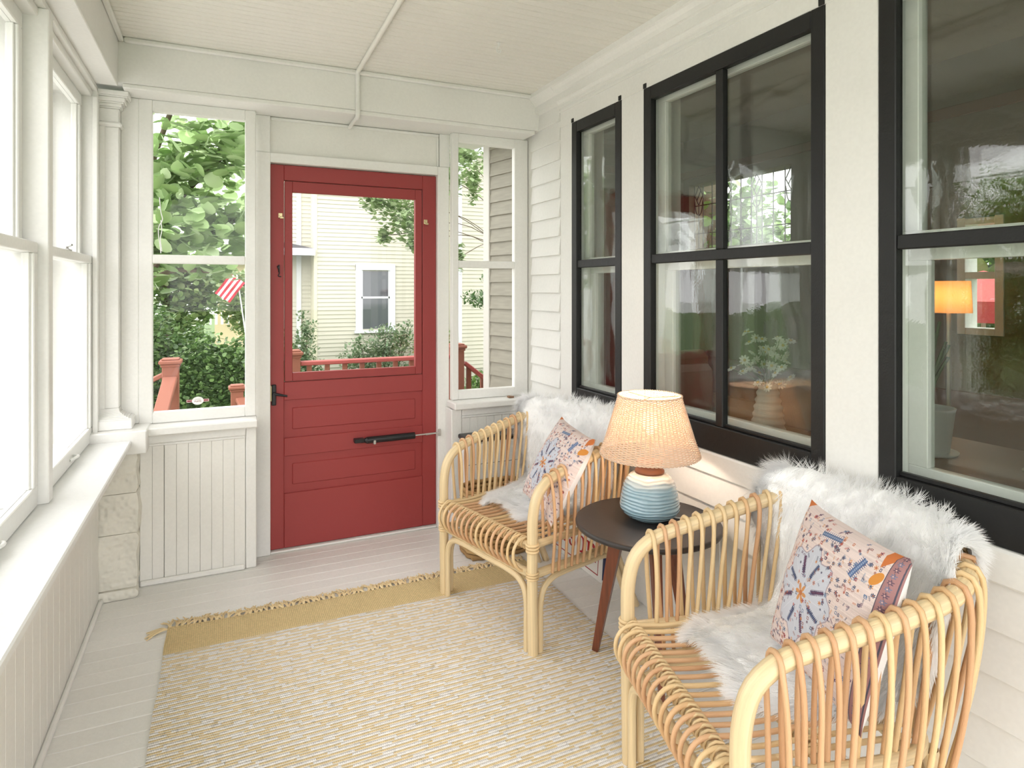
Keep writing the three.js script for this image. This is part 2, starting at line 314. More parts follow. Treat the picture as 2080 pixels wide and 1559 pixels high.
// ---------- red door ----------
{
  const d = struct('door_1', 'red wooden door with a large glass panel and two lower panels', 'door');
  const zf = -3.55, zb = -3.592, B = (n, x0, x1, y0, y1, f = zf, c = 0.0025, m = mat.red) => part(n, boxGeo(x0, x1, y0, y1, zb, f, c), m, d);
  B('stile', 0.2375, 0.3055, 0.015, 2.044); B('stile', 1.0640, 1.1450, 0.015, 2.044);
  B('rail', 0.306, 1.0635, 1.963, 2.044); B('rail', 0.306, 1.0635, 0.797, 0.893); B('rail', 0.306, 1.0635, 0.500, 0.597); B('rail', 0.306, 1.0635, 0.015, 0.303);
  // recessed panels with raised centres
  for (const [y0, y1] of [[0.597, 0.797], [0.303, 0.500]]) {
    const p = B('panel', 0.305, 1.064, y0, y1, zf - 0.010, 0);
    const q = 0.042;
    part('raised_field', boxGeo(0.305 + q, 1.064 - q, y0 + q, y1 - q, zb, zf - 0.005, 0.004), mat.red, p);
  }
  // glazed insert
  const ins = part('insert_frame', boxGeo(0.309, 0.348, 0.896, 1.960, zb + 0.006, zf - 0.003, 0.002), mat.red, d);
  part('insert_stile', boxGeo(1.022, 1.061, 0.896, 1.960, zb + 0.006, zf - 0.003, 0.002), mat.red, ins);
  part('insert_rail', boxGeo(0.3485, 1.0215, 1.903, 1.960, zb + 0.006, zf - 0.003, 0.002), mat.red, ins);
  part('insert_rail', boxGeo(0.3485, 1.0215, 0.896, 0.940, zb + 0.006, zf - 0.003, 0.002), mat.red, ins);
  part('pane', boxGeo(0.348, 1.022, 0.940, 1.903, -3.573, -3.571, 0), mat.glass, ins);
  // latch
  const h = part('handle_plate', boxGeo(0.2425, 0.266, 0.775, 0.885, zf, zf + 0.012, 0.004), mat.iron, d, 'black latch plate');
  part('lever', rod([0.258, 0.838, zf + 0.03], [0.318, 0.826, zf + 0.045], 0.008, 0.005), mat.iron, h);
  part('spindle', rod([0.256, 0.838, zf], [0.256, 0.838, zf + 0.034], 0.010, 0.008), mat.iron, h);
  part('strike_plate', boxGeo(0.2372, 0.242, 0.80, 0.88, zf, zf + 0.02, 0.001), mat.brass, h);
  // pneumatic closer
  const cl = part('door_closer', rod([0.735, 0.551, zf + 0.035], [1.005, 0.553, zf + 0.04], 0.0185, 0.0185, 20), mat.iron, d, 'black pneumatic door closer');
  part('collar', rod([0.722, 0.551, zf + 0.035], [0.735, 0.551, zf + 0.035], 0.012, 0.0185, 16), mat.iron, cl);
  part('bracket', boxGeo(0.668, 0.722, 0.540, 0.562, zf, zf + 0.04, 0.002), mat.iron, cl);
  part('clip', boxGeo(0.768, 0.782, 0.528, 0.552, zf + 0.03, zf + 0.055, 0.002), mat.steel, cl);
  part('piston_rod', rod([1.005, 0.553, zf + 0.04], [1.135, 0.556, zf + 0.044], 0.0045, 0.0045, 10), mat.steel, cl);
  part('jamb_bracket', merge([rod([1.07, 0.553, zf + 0.042], [1.145, 0.556, zf + 0.046], 0.007, 0.004, 8), boxGeo(1.146, 1.163, 0.535, 0.575, zf + 0.031, zf + 0.04, 0.002)]), mat.steel, cl);
  // hook and turn buttons
  const hk = part('hook_plate', boxGeo(0.276, 0.284, 1.475, 1.515, zf, zf + 0.004, 0.001), mat.iron, d);
  part('hook', tube([[0.28, 1.51, zf + 0.006], [0.272, 1.505, zf + 0.018], [0.278, 1.488, zf + 0.014], [0.281, 1.470, zf + 0.012], [0.276, 1.455, zf + 0.012], [0.290, 1.452, zf + 0.014]], 0.003, 20, 6), mat.iron, hk);
  for (const [x, y] of [[0.287, 1.776], [1.081, 1.777]]) part('turn_button', merge([boxGeo(x - 0.011, x + 0.011, y - 0.014, y + 0.012, zf, zf + 0.006, 0.002), rod([x, y, zf], [x, y, zf + 0.014], 0.008, 0.006), boxGeo(x - 0.004, x + 0.016, y - 0.018, y - 0.008, zf + 0.005, zf + 0.011, 0.002)]), mat.brass, d, 'small brass turn button');
}

// ---------- right wall: house front with black windows ----------
const RW = [[-2.93, -2.47], [-2.30, -1.375], [-1.20, -0.275], [-0.10, 0.36]], WY0 = 0.77, WY1 = 2.27;
{
  const r = struct('wall_right', 'white clapboard house wall with flat casing between the black windows', 'wall');
  const core = mat.wall;
  part('backing', boxGeo(1.705, 1.88, -0.03, WY0, -3.58, ZN, 0), core, r);
  part('backing', boxGeo(1.705, 1.88, WY1, CY, -3.58, ZN, 0), core, r);
  const edges = [-3.58, ...RW.flat(), ZN];
  for (let i = 0; i < edges.length; i += 2) part('backing', boxGeo(1.705, 1.88, WY0, WY1, edges[i], edges[i + 1], 0), core, r);
  // casing
  part('frieze_board', boxGeo(1.699, 1.71, WY1, 2.40, -3.055, ZN, 0.002), mat.trim, r);
  const ce = [-3.055, ...RW.flat(), ZN];
  for (let i = 0; i < ce.length; i += 2) part('casing_board', boxGeo(1.699, 1.71, WY0, WY1, ce[i] + 0.001, ce[i + 1] - 0.001, 0.002), mat.trim, r);
  part('casing_board', boxGeo(1.699, 1.71, 0.0005, WY0, -3.055, -2.96, 0.002), mat.trim, r);
  part('sill_board', boxGeo(1.685, 1.71, 0.682, WY0 - 0.001, -2.958, ZN, 0.006), mat.trim, r);
  // clapboards: wedge section
  const clap = (y, z0, z1, ex = 0.105) => sweepZ([[1.712, y], [1.6905, y], [1.6905, y + 0.003], [1.7035, y + ex + 0.004], [1.712, y + ex + 0.004]], z0, z1);
  for (let y = 0.0005; y < 2.36; y += 0.105) part('clapboard', clap(y, -3.405, -3.057), mat.clap, r);
  for (let k = 0; k < 6; k++) part('clapboard', clap(0.0005 + k * 0.1135, -2.958, ZN, 0.111), mat.clap, r);
  const c = struct('trim_7', 'white stepped crown moulding above the black windows', 'crown moulding');
  part('crown', sweepZ([[1.71, 2.352], [1.694, 2.354], [1.694, 2.364], [1.698, 2.366], [1.698, 2.374], [1.690, 2.378], [1.690, 2.392], [1.684, 2.396], [1.678, 2.410], [1.672, 2.412], [1.672, 2.448], [1.660, 2.452], [1.654, 2.470], [1.642, 2.486], [1.634, 2.492], [1.634, CY], [1.71, CY]], -3.055, ZN), mat.trim, c);
  part('crown_return', sweepZ([[1.71, 2.40], [1.672, 2.412], [1.672, 2.448], [1.654, 2.470], [1.634, 2.492], [1.634, CY], [1.71, CY]], ZB, -3.056), mat.trim, c);
}
{
  const lab = ['narrow black-framed window nearest the red door', 'wide black-framed window with four panes behind the lamp', 'large black-framed window behind the near chair', 'narrow black-framed window behind the camera', 'last black-framed window of the house wall'];
  RW.forEach(([z0, z1], i) => {
    const wide = z1 - z0 > 0.7, g = struct('window_' + (8 + i), lab[i], 'window'), xa = 1.697, xb = 1.73, s = 0.052;
    const K = (n, y0, y1, za, zc, x0 = xa, x1 = xb, m = mat.black) => part(n, boxGeo(x0, x1, y0, y1, za, zc, 0.003), m, g);
    K('stile', WY0, WY1, z0 + 0.001, z0 + s); K('stile', WY0, WY1, z1 - s, z1 - 0.001);
    K('rail', WY1 - 0.058, WY1, z0 + s, z1 - s); K('rail', WY0, WY0 + 0.10, z0 + s, z1 - s);
    K('meeting_rail', 1.498, 1.538, z0 + s, z1 - s, 1.702);
    K('sill_lip', WY0 + 0.10, WY0 + 0.112, z0 + s, z1 - s, 1.712);
    for (const z of [z0, z1 - 0.022]) K('horn', WY1, WY1 + 0.022, z, z + 0.022, 1.695, 1.7);
    const cols = wide ? [[z0 + s, (z0 + z1) / 2 - 0.019], [(z0 + z1) / 2 + 0.019, z1 - s]] : [[z0 + s, z1 - s]];
    if (wide) for (const [a, b] of [[WY0 + 0.10, 1.498], [1.538, WY1 - 0.058]]) K('mullion', a, b, (z0 + z1) / 2 - 0.019, (z0 + z1) / 2 + 0.019, 1.702);
    for (const [a, b] of cols) for (const [y0, y1] of [[WY0 + 0.10, 1.498], [1.538, WY1 - 0.058]]) part('pane', boxGeo(1.719, 1.721, y0, y1, a, b, 0), mat.wavy, g);
    // white inner sashes and jambs
    const J = (n, x0, x1, y0, y1, za, zc) => part(n, boxGeo(x0, x1, y0, y1, za, zc, 0.002), mat.sash, g);
    J('jamb', 1.731, 1.89, WY0, WY1, z0 + 0.001, z0 + 0.02); J('jamb', 1.731, 1.89, WY0, WY1, z1 - 0.02, z1 - 0.001);
    J('jamb', 1.731, 1.89, WY1 - 0.02, WY1, z0 + 0.02, z1 - 0.02); J('jamb', 1.731, 1.89, WY0, WY0 + 0.03, z0 + 0.02, z1 - 0.02);
    for (const [x, y0, y1, bw] of [[1.80, WY0 + 0.03, 1.515, 0.085], [1.76, 1.515, WY1 - 0.02, 0.035]]) {
      J('inner_sash', x, x + 0.034, y0, y0 + bw, z0 + 0.02, z1 - 0.02); J('inner_sash', x, x + 0.034, y1 - 0.045, y1, z0 + 0.02, z1 - 0.02);
      J('inner_sash', x, x + 0.034, y0 + bw, y1 - 0.045, z0 + 0.02, z0 + 0.075); J('inner_sash', x, x + 0.034, y0 + bw, y1 - 0.045, z1 - 0.075, z1 - 0.02);
      part('inner_pane', boxGeo(x + 0.016, x + 0.018, y0 + bw, y1 - 0.045, z0 + 0.075, z1 - 0.075, 0), mat.wavy, g);
    }
  });
}
{ // near end of the porch, behind the camera: wide open between two posts
  const n = struct('wall_front', 'white posts and header of the open porch end behind the camera', 'wall');
  part('header', boxGeo(-0.66, 1.90, 2.42, CY, ZN, ZN + 0.12, 0.002), mat.wall, n);
  for (const x of [-0.66, 1.74]) part('post', boxGeo(x, x + 0.16, -0.03, 2.42, ZN, ZN + 0.12, 0.002), mat.wall, n);
}

// ================= FURNITURE =================
// ---------- rattan chairs ----------
const cane = (r, g, b) => M({ color: lin(r, g, b), roughness: 0.42, clearcoat: 0.15, clearcoatRoughness: 0.4, bumpMap: paintBump, bumpScale: 0.0006 });
mat.pole = M({ color: lin(0.78, 0.63, 0.415), roughness: 0.4, clearcoat: 0.15, clearcoatRoughness: 0.35, map: tex(256, (u, v) => { const k = 0.90 + 0.1 * n32(u * 0.25, v) + 0.02 * n128(u, v); return [255 * k, 252 * k, 240 * k]; }, true, 1), bumpMap: paintBump, bumpScale: 0.0005 });
mat.canes = [cane(0.76, 0.54, 0.28), cane(0.70, 0.44, 0.22), cane(0.62, 0.35, 0.18), cane(0.77, 0.57, 0.31), cane(0.68, 0.41, 0.22)];
mat.bind = cane(0.77, 0.57, 0.31);
function railCurve() {
  const h = [[0.31, 0.0, 0], [0.31, 0.2, 0.003], [0.311, 0.40, 0.004], [0.312, 0.53, 0.0], [0.313, 0.598, -0.022], [0.315, 0.640, -0.070], [0.317, 0.660, -0.13], [0.322, 0.687, -0.25], [0.325, 0.715, -0.37], [0.315, 0.742, -0.475], [0.265, 0.762, -0.560], [0.15, 0.775, -0.606], [0, 0.78, -0.618]];
  const l = h.slice(0, -1).reverse().map(([x, y, z]) => [-x, y, z]);
  return new THREE.CatmullRomCurve3([...h, ...l].map((p) => V(...p)), false, 'centripetal');
}
const topRail = railCurve();
const uRail = (y, w, d, c) => new THREE.CatmullRomCurve3([[w, y, 0], [w, y, -d * 0.35], [w, y, -d * 0.68], [w - 0.02, y, -d * 0.86], [w - c, y, -d * 0.97], [0, y, -d], [-(w - c), y, -d * 0.97], [-(w - 0.02), y, -d * 0.86], [-w, y, -d * 0.68], [-w, y, -d * 0.35], [-w, y, 0]].map((p) => V(...p)), false, 'centripetal');
const lowRail = uRail(0.297, 0.309, 0.52, 0.10), seatRail = uRail(0.402, 0.296, 0.50, 0.10);
function makeChair(label) {
  const t = thing('rattan_chair', label, 'chair');
  part('frame_pole', new THREE.TubeGeometry(topRail, 130, 0.0205, 14), mat.pole, t);
  part('lower_rail', new THREE.TubeGeometry(lowRail, 70, 0.0165, 10), mat.pole, t);
  part('seat_rail', new THREE.TubeGeometry(seatRail, 70, 0.015, 10), mat.pole, t);
  part('front_rail', rod([-0.30, 0.402, 0], [0.30, 0.402, 0], 0.0165, 0.0165), mat.pole, t);
  part('front_rail', rod([-0.30, 0.297, 0], [0.30, 0.297, 0], 0.0165, 0.0165), mat.pole, t);
  part('seat_bar', rod([-0.29, 0.402, -0.20], [0.29, 0.402, -0.20], 0.011, 0.011), mat.pole, t);
  for (const s of [-1, 1]) {
    part('back_leg', tube([[s * 0.275, 0.40, -0.455], [s * 0.278, 0.29, -0.480], [s * 0.288, 0.14, -0.535], [s * 0.296, -0.0085, -0.604]], 0.017, 24, 12), mat.pole, t);
    part('side_brace', tube([[s * 0.312, 0.0, -0.034], [s * 0.312, 0.10, -0.034], [s * 0.312, 0.185, -0.036], [s * 0.312, 0.235, -0.055], [s * 0.312, 0.262, -0.095], [s * 0.312, 0.270, -0.15], [s * 0.310, 0.270, -0.30], [s * 0.303, 0.266, -0.40], [s * 0.296, 0.246, -0.445], [s * 0.292, 0.205, -0.475], [s * 0.296, 0.08, -0.525], [s * 0.300, -0.0085, -0.561]], 0.0125, 60, 10), mat.pole, t);
    part('wrap', merge([0.39, 0.402, 0.414].map((y) => { const g = new THREE.TorusGeometry(0.0215, 0.0055, 6, 18); g.rotateX(Math.PI / 2); g.translate(s * 0.311, y, 0.004); return g; })), mat.bind, t);
    part('wrap', merge([0.287, 0.297, 0.307].map((y) => { const g = new THREE.TorusGeometry(0.0215, 0.0045, 6, 18); g.rotateX(Math.PI / 2); g.translate(s * 0.31, y, 0.003); return g; })), mat.bind, t);
  }
  part('front_brace', tube([[0.277, 0, 0.004], [0.277, 0.10, 0.004], [0.276, 0.185, 0.004], [0.262, 0.235, 0.004], [0.225, 0.262, 0.004], [0.17, 0.270, 0.004], [0, 0.270, 0.004], [-0.17, 0.270, 0.004], [-0.225, 0.262, 0.004], [-0.262, 0.235, 0.004], [-0.276, 0.185, 0.004], [-0.277, 0.10, 0.004], [-0.277, 0, 0.004]], 0.0125, 80, 10), mat.pole, t);
  // looped canes over the top rail: outside down to the lower rail, inside down to the seat rail
  const N = 42, total = topRail.getLength(), u0 = 0.665 / total, up = V(0, 1, 0);
  for (let i = 0; i < N; i++) {
    const k = i / (N - 1), P = topRail.getPointAt(u0 + (1 - 2 * u0) * k), T = topRail.getTangentAt(u0 + (1 - 2 * u0) * k);
    const O = V(0, 0, 0).crossVectors(up, T).normalize(); if (O.x * P.x + O.z * (P.z + 0.28) < 0) O.negate();
    const kk = 0.055 + 0.89 * k + rr(-0.0015, 0.0015), A = lowRail.getPointAt(kk), B = seatRail.getPointAt(0.05 + 0.90 * k + rr(-0.002, 0.002));
    const r = 0.0205 + 0.0055, e = rr(-0.004, 0.004);
    const at = (Q, o, y) => V(Q.x + O.x * o, y, Q.z + O.z * o);
    const mixp = (a, b, f) => a.clone().lerp(b, f);
    const a0 = at(A, 0.020, 0.290), b0 = at(B, -0.008, 0.408);
    const top = [at(P, r * 1.02, P.y - 0.004), at(P, r * 0.72, P.y + r * 0.72), at(P, 0, P.y + r * 1.03), at(P, -r * 0.72, P.y + r * 0.72), at(P, -r * 1.02, P.y - 0.004)];
    const m1 = mixp(a0, top[0], 0.5).addScaledVector(O, 0.014 + e), m1b = mixp(a0, top[0], 0.82).addScaledVector(O, 0.012), m2 = mixp(b0, top[4], 0.5).addScaledVector(O, -0.006 + e), m2b = mixp(b0, top[4], 0.85).addScaledVector(O, -0.007);
    const pts = [a0, m1, m1b, ...top, m2b, m2, b0];
    part('spindle', new THREE.TubeGeometry(new THREE.CatmullRomCurve3(pts, false, 'centripetal'), 44, rr(0.0058, 0.0068), 7), mat.canes[Math.floor(rnd() * 5)], t);
  }
  // seat canes: along the seat, over the front rail, looping down to the lower front rail
  const S = 16;
  for (let i = 0; i < S; i++) {
    const x = -0.262 + 0.524 * i / (S - 1), zb = -0.49 + 0.9 * x * x, e = rr(-0.004, 0.004);
    const pts = [[x * 0.96, 0.415, zb], [x * 0.98 + e, 0.419, -0.30], [x, 0.420, -0.20], [x, 0.416, -0.10], [x, 0.421, -0.02], [x, 0.424, 0.012], [x, 0.416, 0.036], [x, 0.393, 0.054], [x, 0.362, 0.058], [x, 0.332, 0.048], [x, 0.309, 0.028], [x, 0.300, 0.012]];
    part('seat_cane', tube(pts, rr(0.0056, 0.0064), 46, 7), mat.canes[Math.floor(rnd() * 5)], t);
  }
  // bindings twisted round the front rail and the seat bar
  for (const [z, R, r, n] of [[0, 0.0205, 0.0040, 32], [-0.20, 0.016, 0.0034, 32]]) {
    const pts = []; for (let k = 0; k <= n * 8; k++) { const a = k / 8 * Math.PI * 2; pts.push(V(-0.28 + 0.56 * k / (n * 8), 0.407 + R * Math.sin(a), z + R * Math.cos(a))); }
    part('binding', new THREE.TubeGeometry(new THREE.CatmullRomCurve3(pts), n * 9, r, 5), mat.bind, t);
  }
  return t;
}
const CHA = { at: [1.0, 0.0, -2.4435], turn: Math.atan2(-0.967, 0.237) }, CHB = { at: [1.005, 0.0, -1.237], turn: Math.atan2(-0.967, -0.255) };
const RUGY = 0.009;
const chairA = makeChair('rattan armchair beside the red door, behind the small round table'); chairA.position.set(...CHA.at); chairA.rotation.y = CHA.turn;
const chairB = chairA.clone(); chairB.name = numbered('rattan_chair'); scene.add(chairB);
chairB.userData = { label: 'near rattan armchair cut off by the bottom edge of the view', category: 'chair', group: 'rattan armchairs with white fur throws' };
chairA.userData.group = 'rattan armchairs with white fur throws';
chairB.position.set(...CHB.at); chairB.rotation.y = CHB.turn;
chairA.position.y = chairB.position.y = RUGY;

// ---------- white fur throws ----------
mat.fur = M({ color: lin(0.99, 0.99, 0.99), roughness: 1, specularIntensity: 0.1, transmission: 0.55, thickness: 0 });
mat.hide = M({ color: lin(0.97, 0.97, 0.965), roughness: 1, specularIntensity: 0.2, bumpMap: tex(512, (u, v) => 255 * (0.55 * n128(u, v * 0.25) + 0.3 * n32(u, v * 0.25) + 0.15 * n128(u * 1 + 0.3, v)), false, 4), bumpScale: 0.0035 });
const furPath = new THREE.CatmullRomCurve3([[0, 0.73, -0.636], [0, 0.775, -0.640], [0, 0.805, -0.634], [0, 0.818, -0.612], [0, 0.80, -0.585], [0, 0.72, -0.555], [0, 0.60, -0.515], [0, 0.50, -0.470], [0, 0.452, -0.41], [0, 0.440, -0.32], [0, 0.438, -0.22], [0, 0.438, -0.13]].map((p) => V(...p)), false, 'centripetal');
const furGeoBlade = (() => {
  const list = [];
  for (let b = 0; b < 6; b++) {
    const a = rr(0, 6.28), o = rr(0, 0.10), L = rr(0.7, 1.05), bend = rr(0.05, 0.28), w = rr(0.007, 0.012), sx = rr(-0.16, 0.16);
    const pts = [0, 0.35, 0.7, 1].map((s) => V(o * Math.cos(a) + sx * s, L * s * (1 - 0.18 * bend * s), o * Math.sin(a) + bend * s * s));
    const rs = [w, w * 1.1, w * 0.8, w * 0.05].map((q) => q * 1.6), P = [];
    for (let i = 0; i < 3; i++) { const p = pts[i], q = pts[i + 1], A = [p.x - rs[i], p.y, p.z], B = [p.x + rs[i], p.y, p.z], C = [q.x + rs[i + 1], q.y, q.z], D = [q.x - rs[i + 1], q.y, q.z]; P.push(A, D, B, B, D, C); }
    const g = new THREE.BufferGeometry(); g.setAttribute('position', new THREE.Float32BufferAttribute(P.flat(), 3)); g.computeVertexNormals(); list.push(g);
  }
  return mergeGeometries(list);
})();
function makeThrow(pose, label, shift, widths) {
  const t = thing('fur_throw', label, 'fur throw', { group: 'white fur throws on the rattan armchairs' });
  t.position.set(...pose.at); t.position.y = RUGY; t.rotation.y = pose.turn;
  const wv = (v) => { const w = widths, i = Math.min(w.length - 2, Math.floor(v * (w.length - 1))), f = v * (w.length - 1) - i; return w[i] + (w[i + 1] - w[i]) * f; };
  const nz = tnoise(8, 31 + shift * 100);
  const S = (u, v) => {
    const p = furPath.getPointAt(Math.min(1, Math.max(0, v))), hw = wv(v) * (1 + 0.10 * (nz(v * 0.8, u > 0 ? 0.2 : 0.7) - 0.5));
    const x = u * hw + shift * 0.1; const up = p.y > 0.47 ? Math.min(1, (p.y - 0.47) / 0.2) : 0;
    return V(x, p.y + 0.012 * (nz(u * 0.4 + 0.5, v) - 0.5) - (1 - up) * 0.02 * u * u, p.z + up * 0.85 * x * x);
  };
  // thick tufted pile: a lumpy surface lifted off the skin, closed by the skin underneath
  const nu = 70, nv = 150, P = [], U = [], I = [], tuft = tnoise(64, 90 + Math.round(shift * 10)), tuft2 = tnoise(32, 95);
  for (let j = 0; j <= nv; j++) for (let i = 0; i <= nu; i++) {
    const u = -1 + 2 * i / nu, v = j / nv, d = 0.004, p = S(u, v), du = S(u + d, v).sub(S(u - d, v)), dv = S(u, Math.min(1, v + d)).sub(S(u, Math.max(0, v - d))), n = V().crossVectors(dv, du).normalize();
    const rim = Math.pow(Math.max(0, 1 - Math.pow(Math.abs(u), 5)) * Math.min(1, v / 0.05) * Math.min(1, (1 - v) / 0.05), 0.5);
    const h = rim * (0.020 + 0.008 * (tuft(u * 0.32 + 0.4, v * 0.5) - 0.5) + 0.007 * (tuft2(u * 0.4 + 0.4, v * 0.7) - 0.5));
    P.push(p.x + n.x * h, p.y + n.y * h, p.z + n.z * h); U.push(u * 0.3, v * 1.1);
  }
  for (let j = 0; j < nv; j++) for (let i = 0; i < nu; i++) { const q = j * (nu + 1) + i; I.push(q, q + nu + 1, q + 1, q + 1, q + nu + 1, q + nu + 2); }
  const g = new THREE.BufferGeometry(); g.setAttribute('position', new THREE.Float32BufferAttribute(P, 3)); g.setAttribute('uv', new THREE.Float32BufferAttribute(U, 2)); g.setIndex(I); g.computeVertexNormals();
  part('pile', g, mat.hide, t);
  const N = 6500, inst = new THREE.InstancedMesh(furGeoBlade, mat.fur, N); inst.name = 'fur'; inst.userData.kind = 'stuff'; inst.castShadow = inst.receiveShadow = true;
  const m = new THREE.Matrix4(), X = V(), Yv = V(), Z = V();
  for (let k = 0; k < N; k++) {
    const edge = k % 2 === 0, u = edge ? (rnd() < 0.5 ? -1 : 1) * rr(0.86, 1.0) : rr(-1, 1), v = k % 17 === 0 ? rr(0.94, 1) : k % 23 === 0 ? rr(0, 0.05) : k % 9 === 0 ? rr(0.1, 0.28) : rr(0.0, 1), d = 0.004;
    const p = S(u, v), du = S(u + d, v).sub(S(u - d, v)).normalize(), dv = S(u, Math.min(1, v + d)).sub(S(u, Math.max(0, v - d))).normalize();
    const n = V().crossVectors(dv, du).normalize();            // outward: up on the seat, inwards-front on the back
    const flow = dv.clone().multiplyScalar(Math.max(-1, Math.min(1, (v - 0.17 + rr(-0.12, 0.12)) / 0.06)));
    const out = Math.pow(Math.abs(u), 6) * Math.sign(u), end = v > 0.93 ? (v - 0.93) / 0.07 : 0;
    Yv.copy(n).multiplyScalar(0.34 - 0.15 * Math.abs(out)).addScaledVector(flow, 0.62 + 0.5 * end).addScaledVector(du, 0.9 * out + rr(-0.30, 0.30)).addScaledVector(dv, rr(-0.25, 0.25)).normalize();
    Z.copy(dv).addScaledVector(Yv, -dv.dot(Yv)).normalize(); X.crossVectors(Yv, Z).normalize();
    const L = rr(0.040, 0.062), W = L * rr(0.75, 1.1), lift = 0.014 * (1 - Math.pow(Math.abs(u), 5)); p.addScaledVector(n, lift);
    m.makeBasis(X.multiplyScalar(W), Yv.multiplyScalar(L), Z.multiplyScalar(W)); m.setPosition(p.x, p.y, p.z); inst.setMatrixAt(k, m);
  }
  t.add(inst); return t;
}
makeThrow(CHA, 'shaggy white fur throw over the chair beside the red door', -0.30, [0.27, 0.30, 0.32, 0.31, 0.29, 0.26, 0.22, 0.21, 0.19, 0.12]);
makeThrow(CHB, 'shaggy white fur throw over the near chair', -0.45, [0.28, 0.31, 0.335, 0.33, 0.30, 0.27, 0.23, 0.22, 0.21, 0.13]);

// ---------- patterned pillows ----------
const pillowTex = (() => {
  const n = 1024, cv = document.createElement('canvas'); cv.width = cv.height = n; const c = cv.getContext('2d');
  c.fillStyle = '#dccac4'; c.fillRect(0, 0, n, n);
  const cols = ['#4d4f63', '#5a3f57', '#b8663f', '#c98a55', '#6c7f9c', '#8a5c58', '#3f4660', '#a9473f'];
  const blob = (x, y, r, col) => { c.fillStyle = col; c.beginPath(); c.arc(x, y, r, 0, 7); c.fill(); };
  const flower = (x, y, s, col, mid) => { for (let k = 0; k < 6; k++) { const a = k * 1.047 + x; c.fillStyle = col; c.beginPath(); c.ellipse(x + Math.cos(a) * s * 0.6, y + Math.sin(a) * s * 0.6, s * 0.42, s * 0.2, a, 0, 7); c.fill(); } blob(x, y, s * 0.28, mid); };
  const twig = (x, y, s, a, col) => { c.strokeStyle = col; c.lineWidth = s * 0.13; c.beginPath(); c.moveTo(x, y); const ex = x + Math.cos(a) * s * 2.2, ey = y + Math.sin(a) * s * 2.2; c.quadraticCurveTo(x + Math.cos(a + 0.5) * s, y + Math.sin(a + 0.5) * s, ex, ey); c.stroke(); for (let k = 1; k < 6; k++) { const f = k / 5, px = x + (ex - x) * f, py = y + (ey - y) * f; for (const d of [-1, 1]) { c.beginPath(); c.moveTo(px, py); c.lineTo(px + Math.cos(a + d * 1.1) * s * 0.6, py + Math.sin(a + d * 1.1) * s * 0.6); c.stroke(); } } };
  const comb = (x, y, w, h, a, col, col2) => { c.save(); c.translate(x, y); c.rotate(a); c.fillStyle = col; c.fillRect(-w / 2, -h / 2, w, h); c.fillStyle = col2; c.fillRect(-w * 0.2, -h / 2, w * 0.4, h); c.strokeStyle = col; c.lineWidth = 4; for (let k = -5; k <= 5; k++) { c.beginPath(); c.moveTo(-w, k * h / 11); c.lineTo(w, k * h / 11 + 6); c.stroke(); } c.restore(); };
  // wavering ground bands
  for (let k = 0; k < 120; k++) { c.strokeStyle = ['#cdbdb8', '#e6d8d0', '#d5c1ba', '#c9b6ae'][k % 4]; c.lineWidth = rr(2, 9); c.globalAlpha = 0.5; c.beginPath(); const y = rr(0, n); c.moveTo(0, y); c.bezierCurveTo(300, y + rr(-40, 40), 700, y + rr(-40, 40), n, y + rr(-30, 30)); c.stroke(); } c.globalAlpha = 1;
  // central medallion
  const mx = 400, my = 540; c.fillStyle = '#c4c6cf'; c.beginPath();
  for (let k = 0; k <= 48; k++) { const a = k / 48 * 6.283, r = 265 + 34 * Math.cos(a * 8); c.lineTo(mx + Math.cos(a) * r, my + Math.sin(a) * r * 1.12); } c.fill(); c.strokeStyle = '#a79aa2'; c.lineWidth = 8; c.stroke();
  for (let k = 0; k < 8; k++) { const a = k * 0.785 + 0.39, col = k % 2 ? '#4f3a56' : '#454c68'; comb(mx + Math.cos(a) * 165, my + Math.sin(a) * 185, 17, 110, a + 1.57, col, k % 2 ? '#7b4a5c' : '#5c6f93'); twig(mx + Math.cos(a) * 90, my + Math.sin(a) * 100, 30, a, col); c.strokeStyle = '#d2d3da'; c.lineWidth = 4; c.beginPath(); c.moveTo(mx, my); c.lineTo(mx + Math.cos(a + 0.39) * 240, my + Math.sin(a + 0.39) * 260); c.stroke(); }
  flower(mx, my, 62, '#c98f5c', '#b56f45');
  // scattered sprigs
  for (let k = 0; k < 640; k++) {
    const x = rr(20, n - 90), y = rr(20, n - 20), inside = Math.hypot(x - mx, (y - my) / 1.12) < 250; if (inside && k % 2) continue;
    const col = cols[Math.floor(rnd() * cols.length)], q = rnd();
    if (q < 0.35) flower(x, y, rr(8, 19), col, cols[Math.floor(rnd() * 8)]); else if (q < 0.75) twig(x, y, rr(8, 15), rr(0, 6.28), col); else { c.strokeStyle = col; c.lineWidth = 4; c.strokeRect(x, y, rr(9, 18), rr(9, 18)); }
  }
  comb(760, 190, 34, 150, 0.35, '#56698f', '#8fa0bd'); comb(470, 110, 30, 190, 1.45, '#5b6b8a', '#8794ad');
  for (const [x, y] of [[20, 20], [930, 30]]) { c.fillStyle = '#c5713c'; c.beginPath(); c.moveTo(x - 60, y - 60); c.lineTo(x + 90, y - 50); c.lineTo(x - 40, y + 90); c.fill(); }
  c.fillStyle = '#cf8a3f'; c.beginPath(); c.ellipse(905, 190, 30, 52, 0.6, 0, 7); c.fill();
  // border along one side
  c.fillStyle = '#9a7271'; c.fillRect(n - 74, 0, 74, n); c.fillStyle = '#4d4a57'; c.fillRect(n - 76, 0, 5, n); c.fillRect(n - 12, 0, 5, n);
  for (let y = 14; y < n; y += 40) { flower(n - 40, y, 17, y % 80 < 40 ? '#5d4a58' : '#6b6f86', '#c6a197'); twig(n - 40, y + 18, 8, 1.2, '#39394a'); }
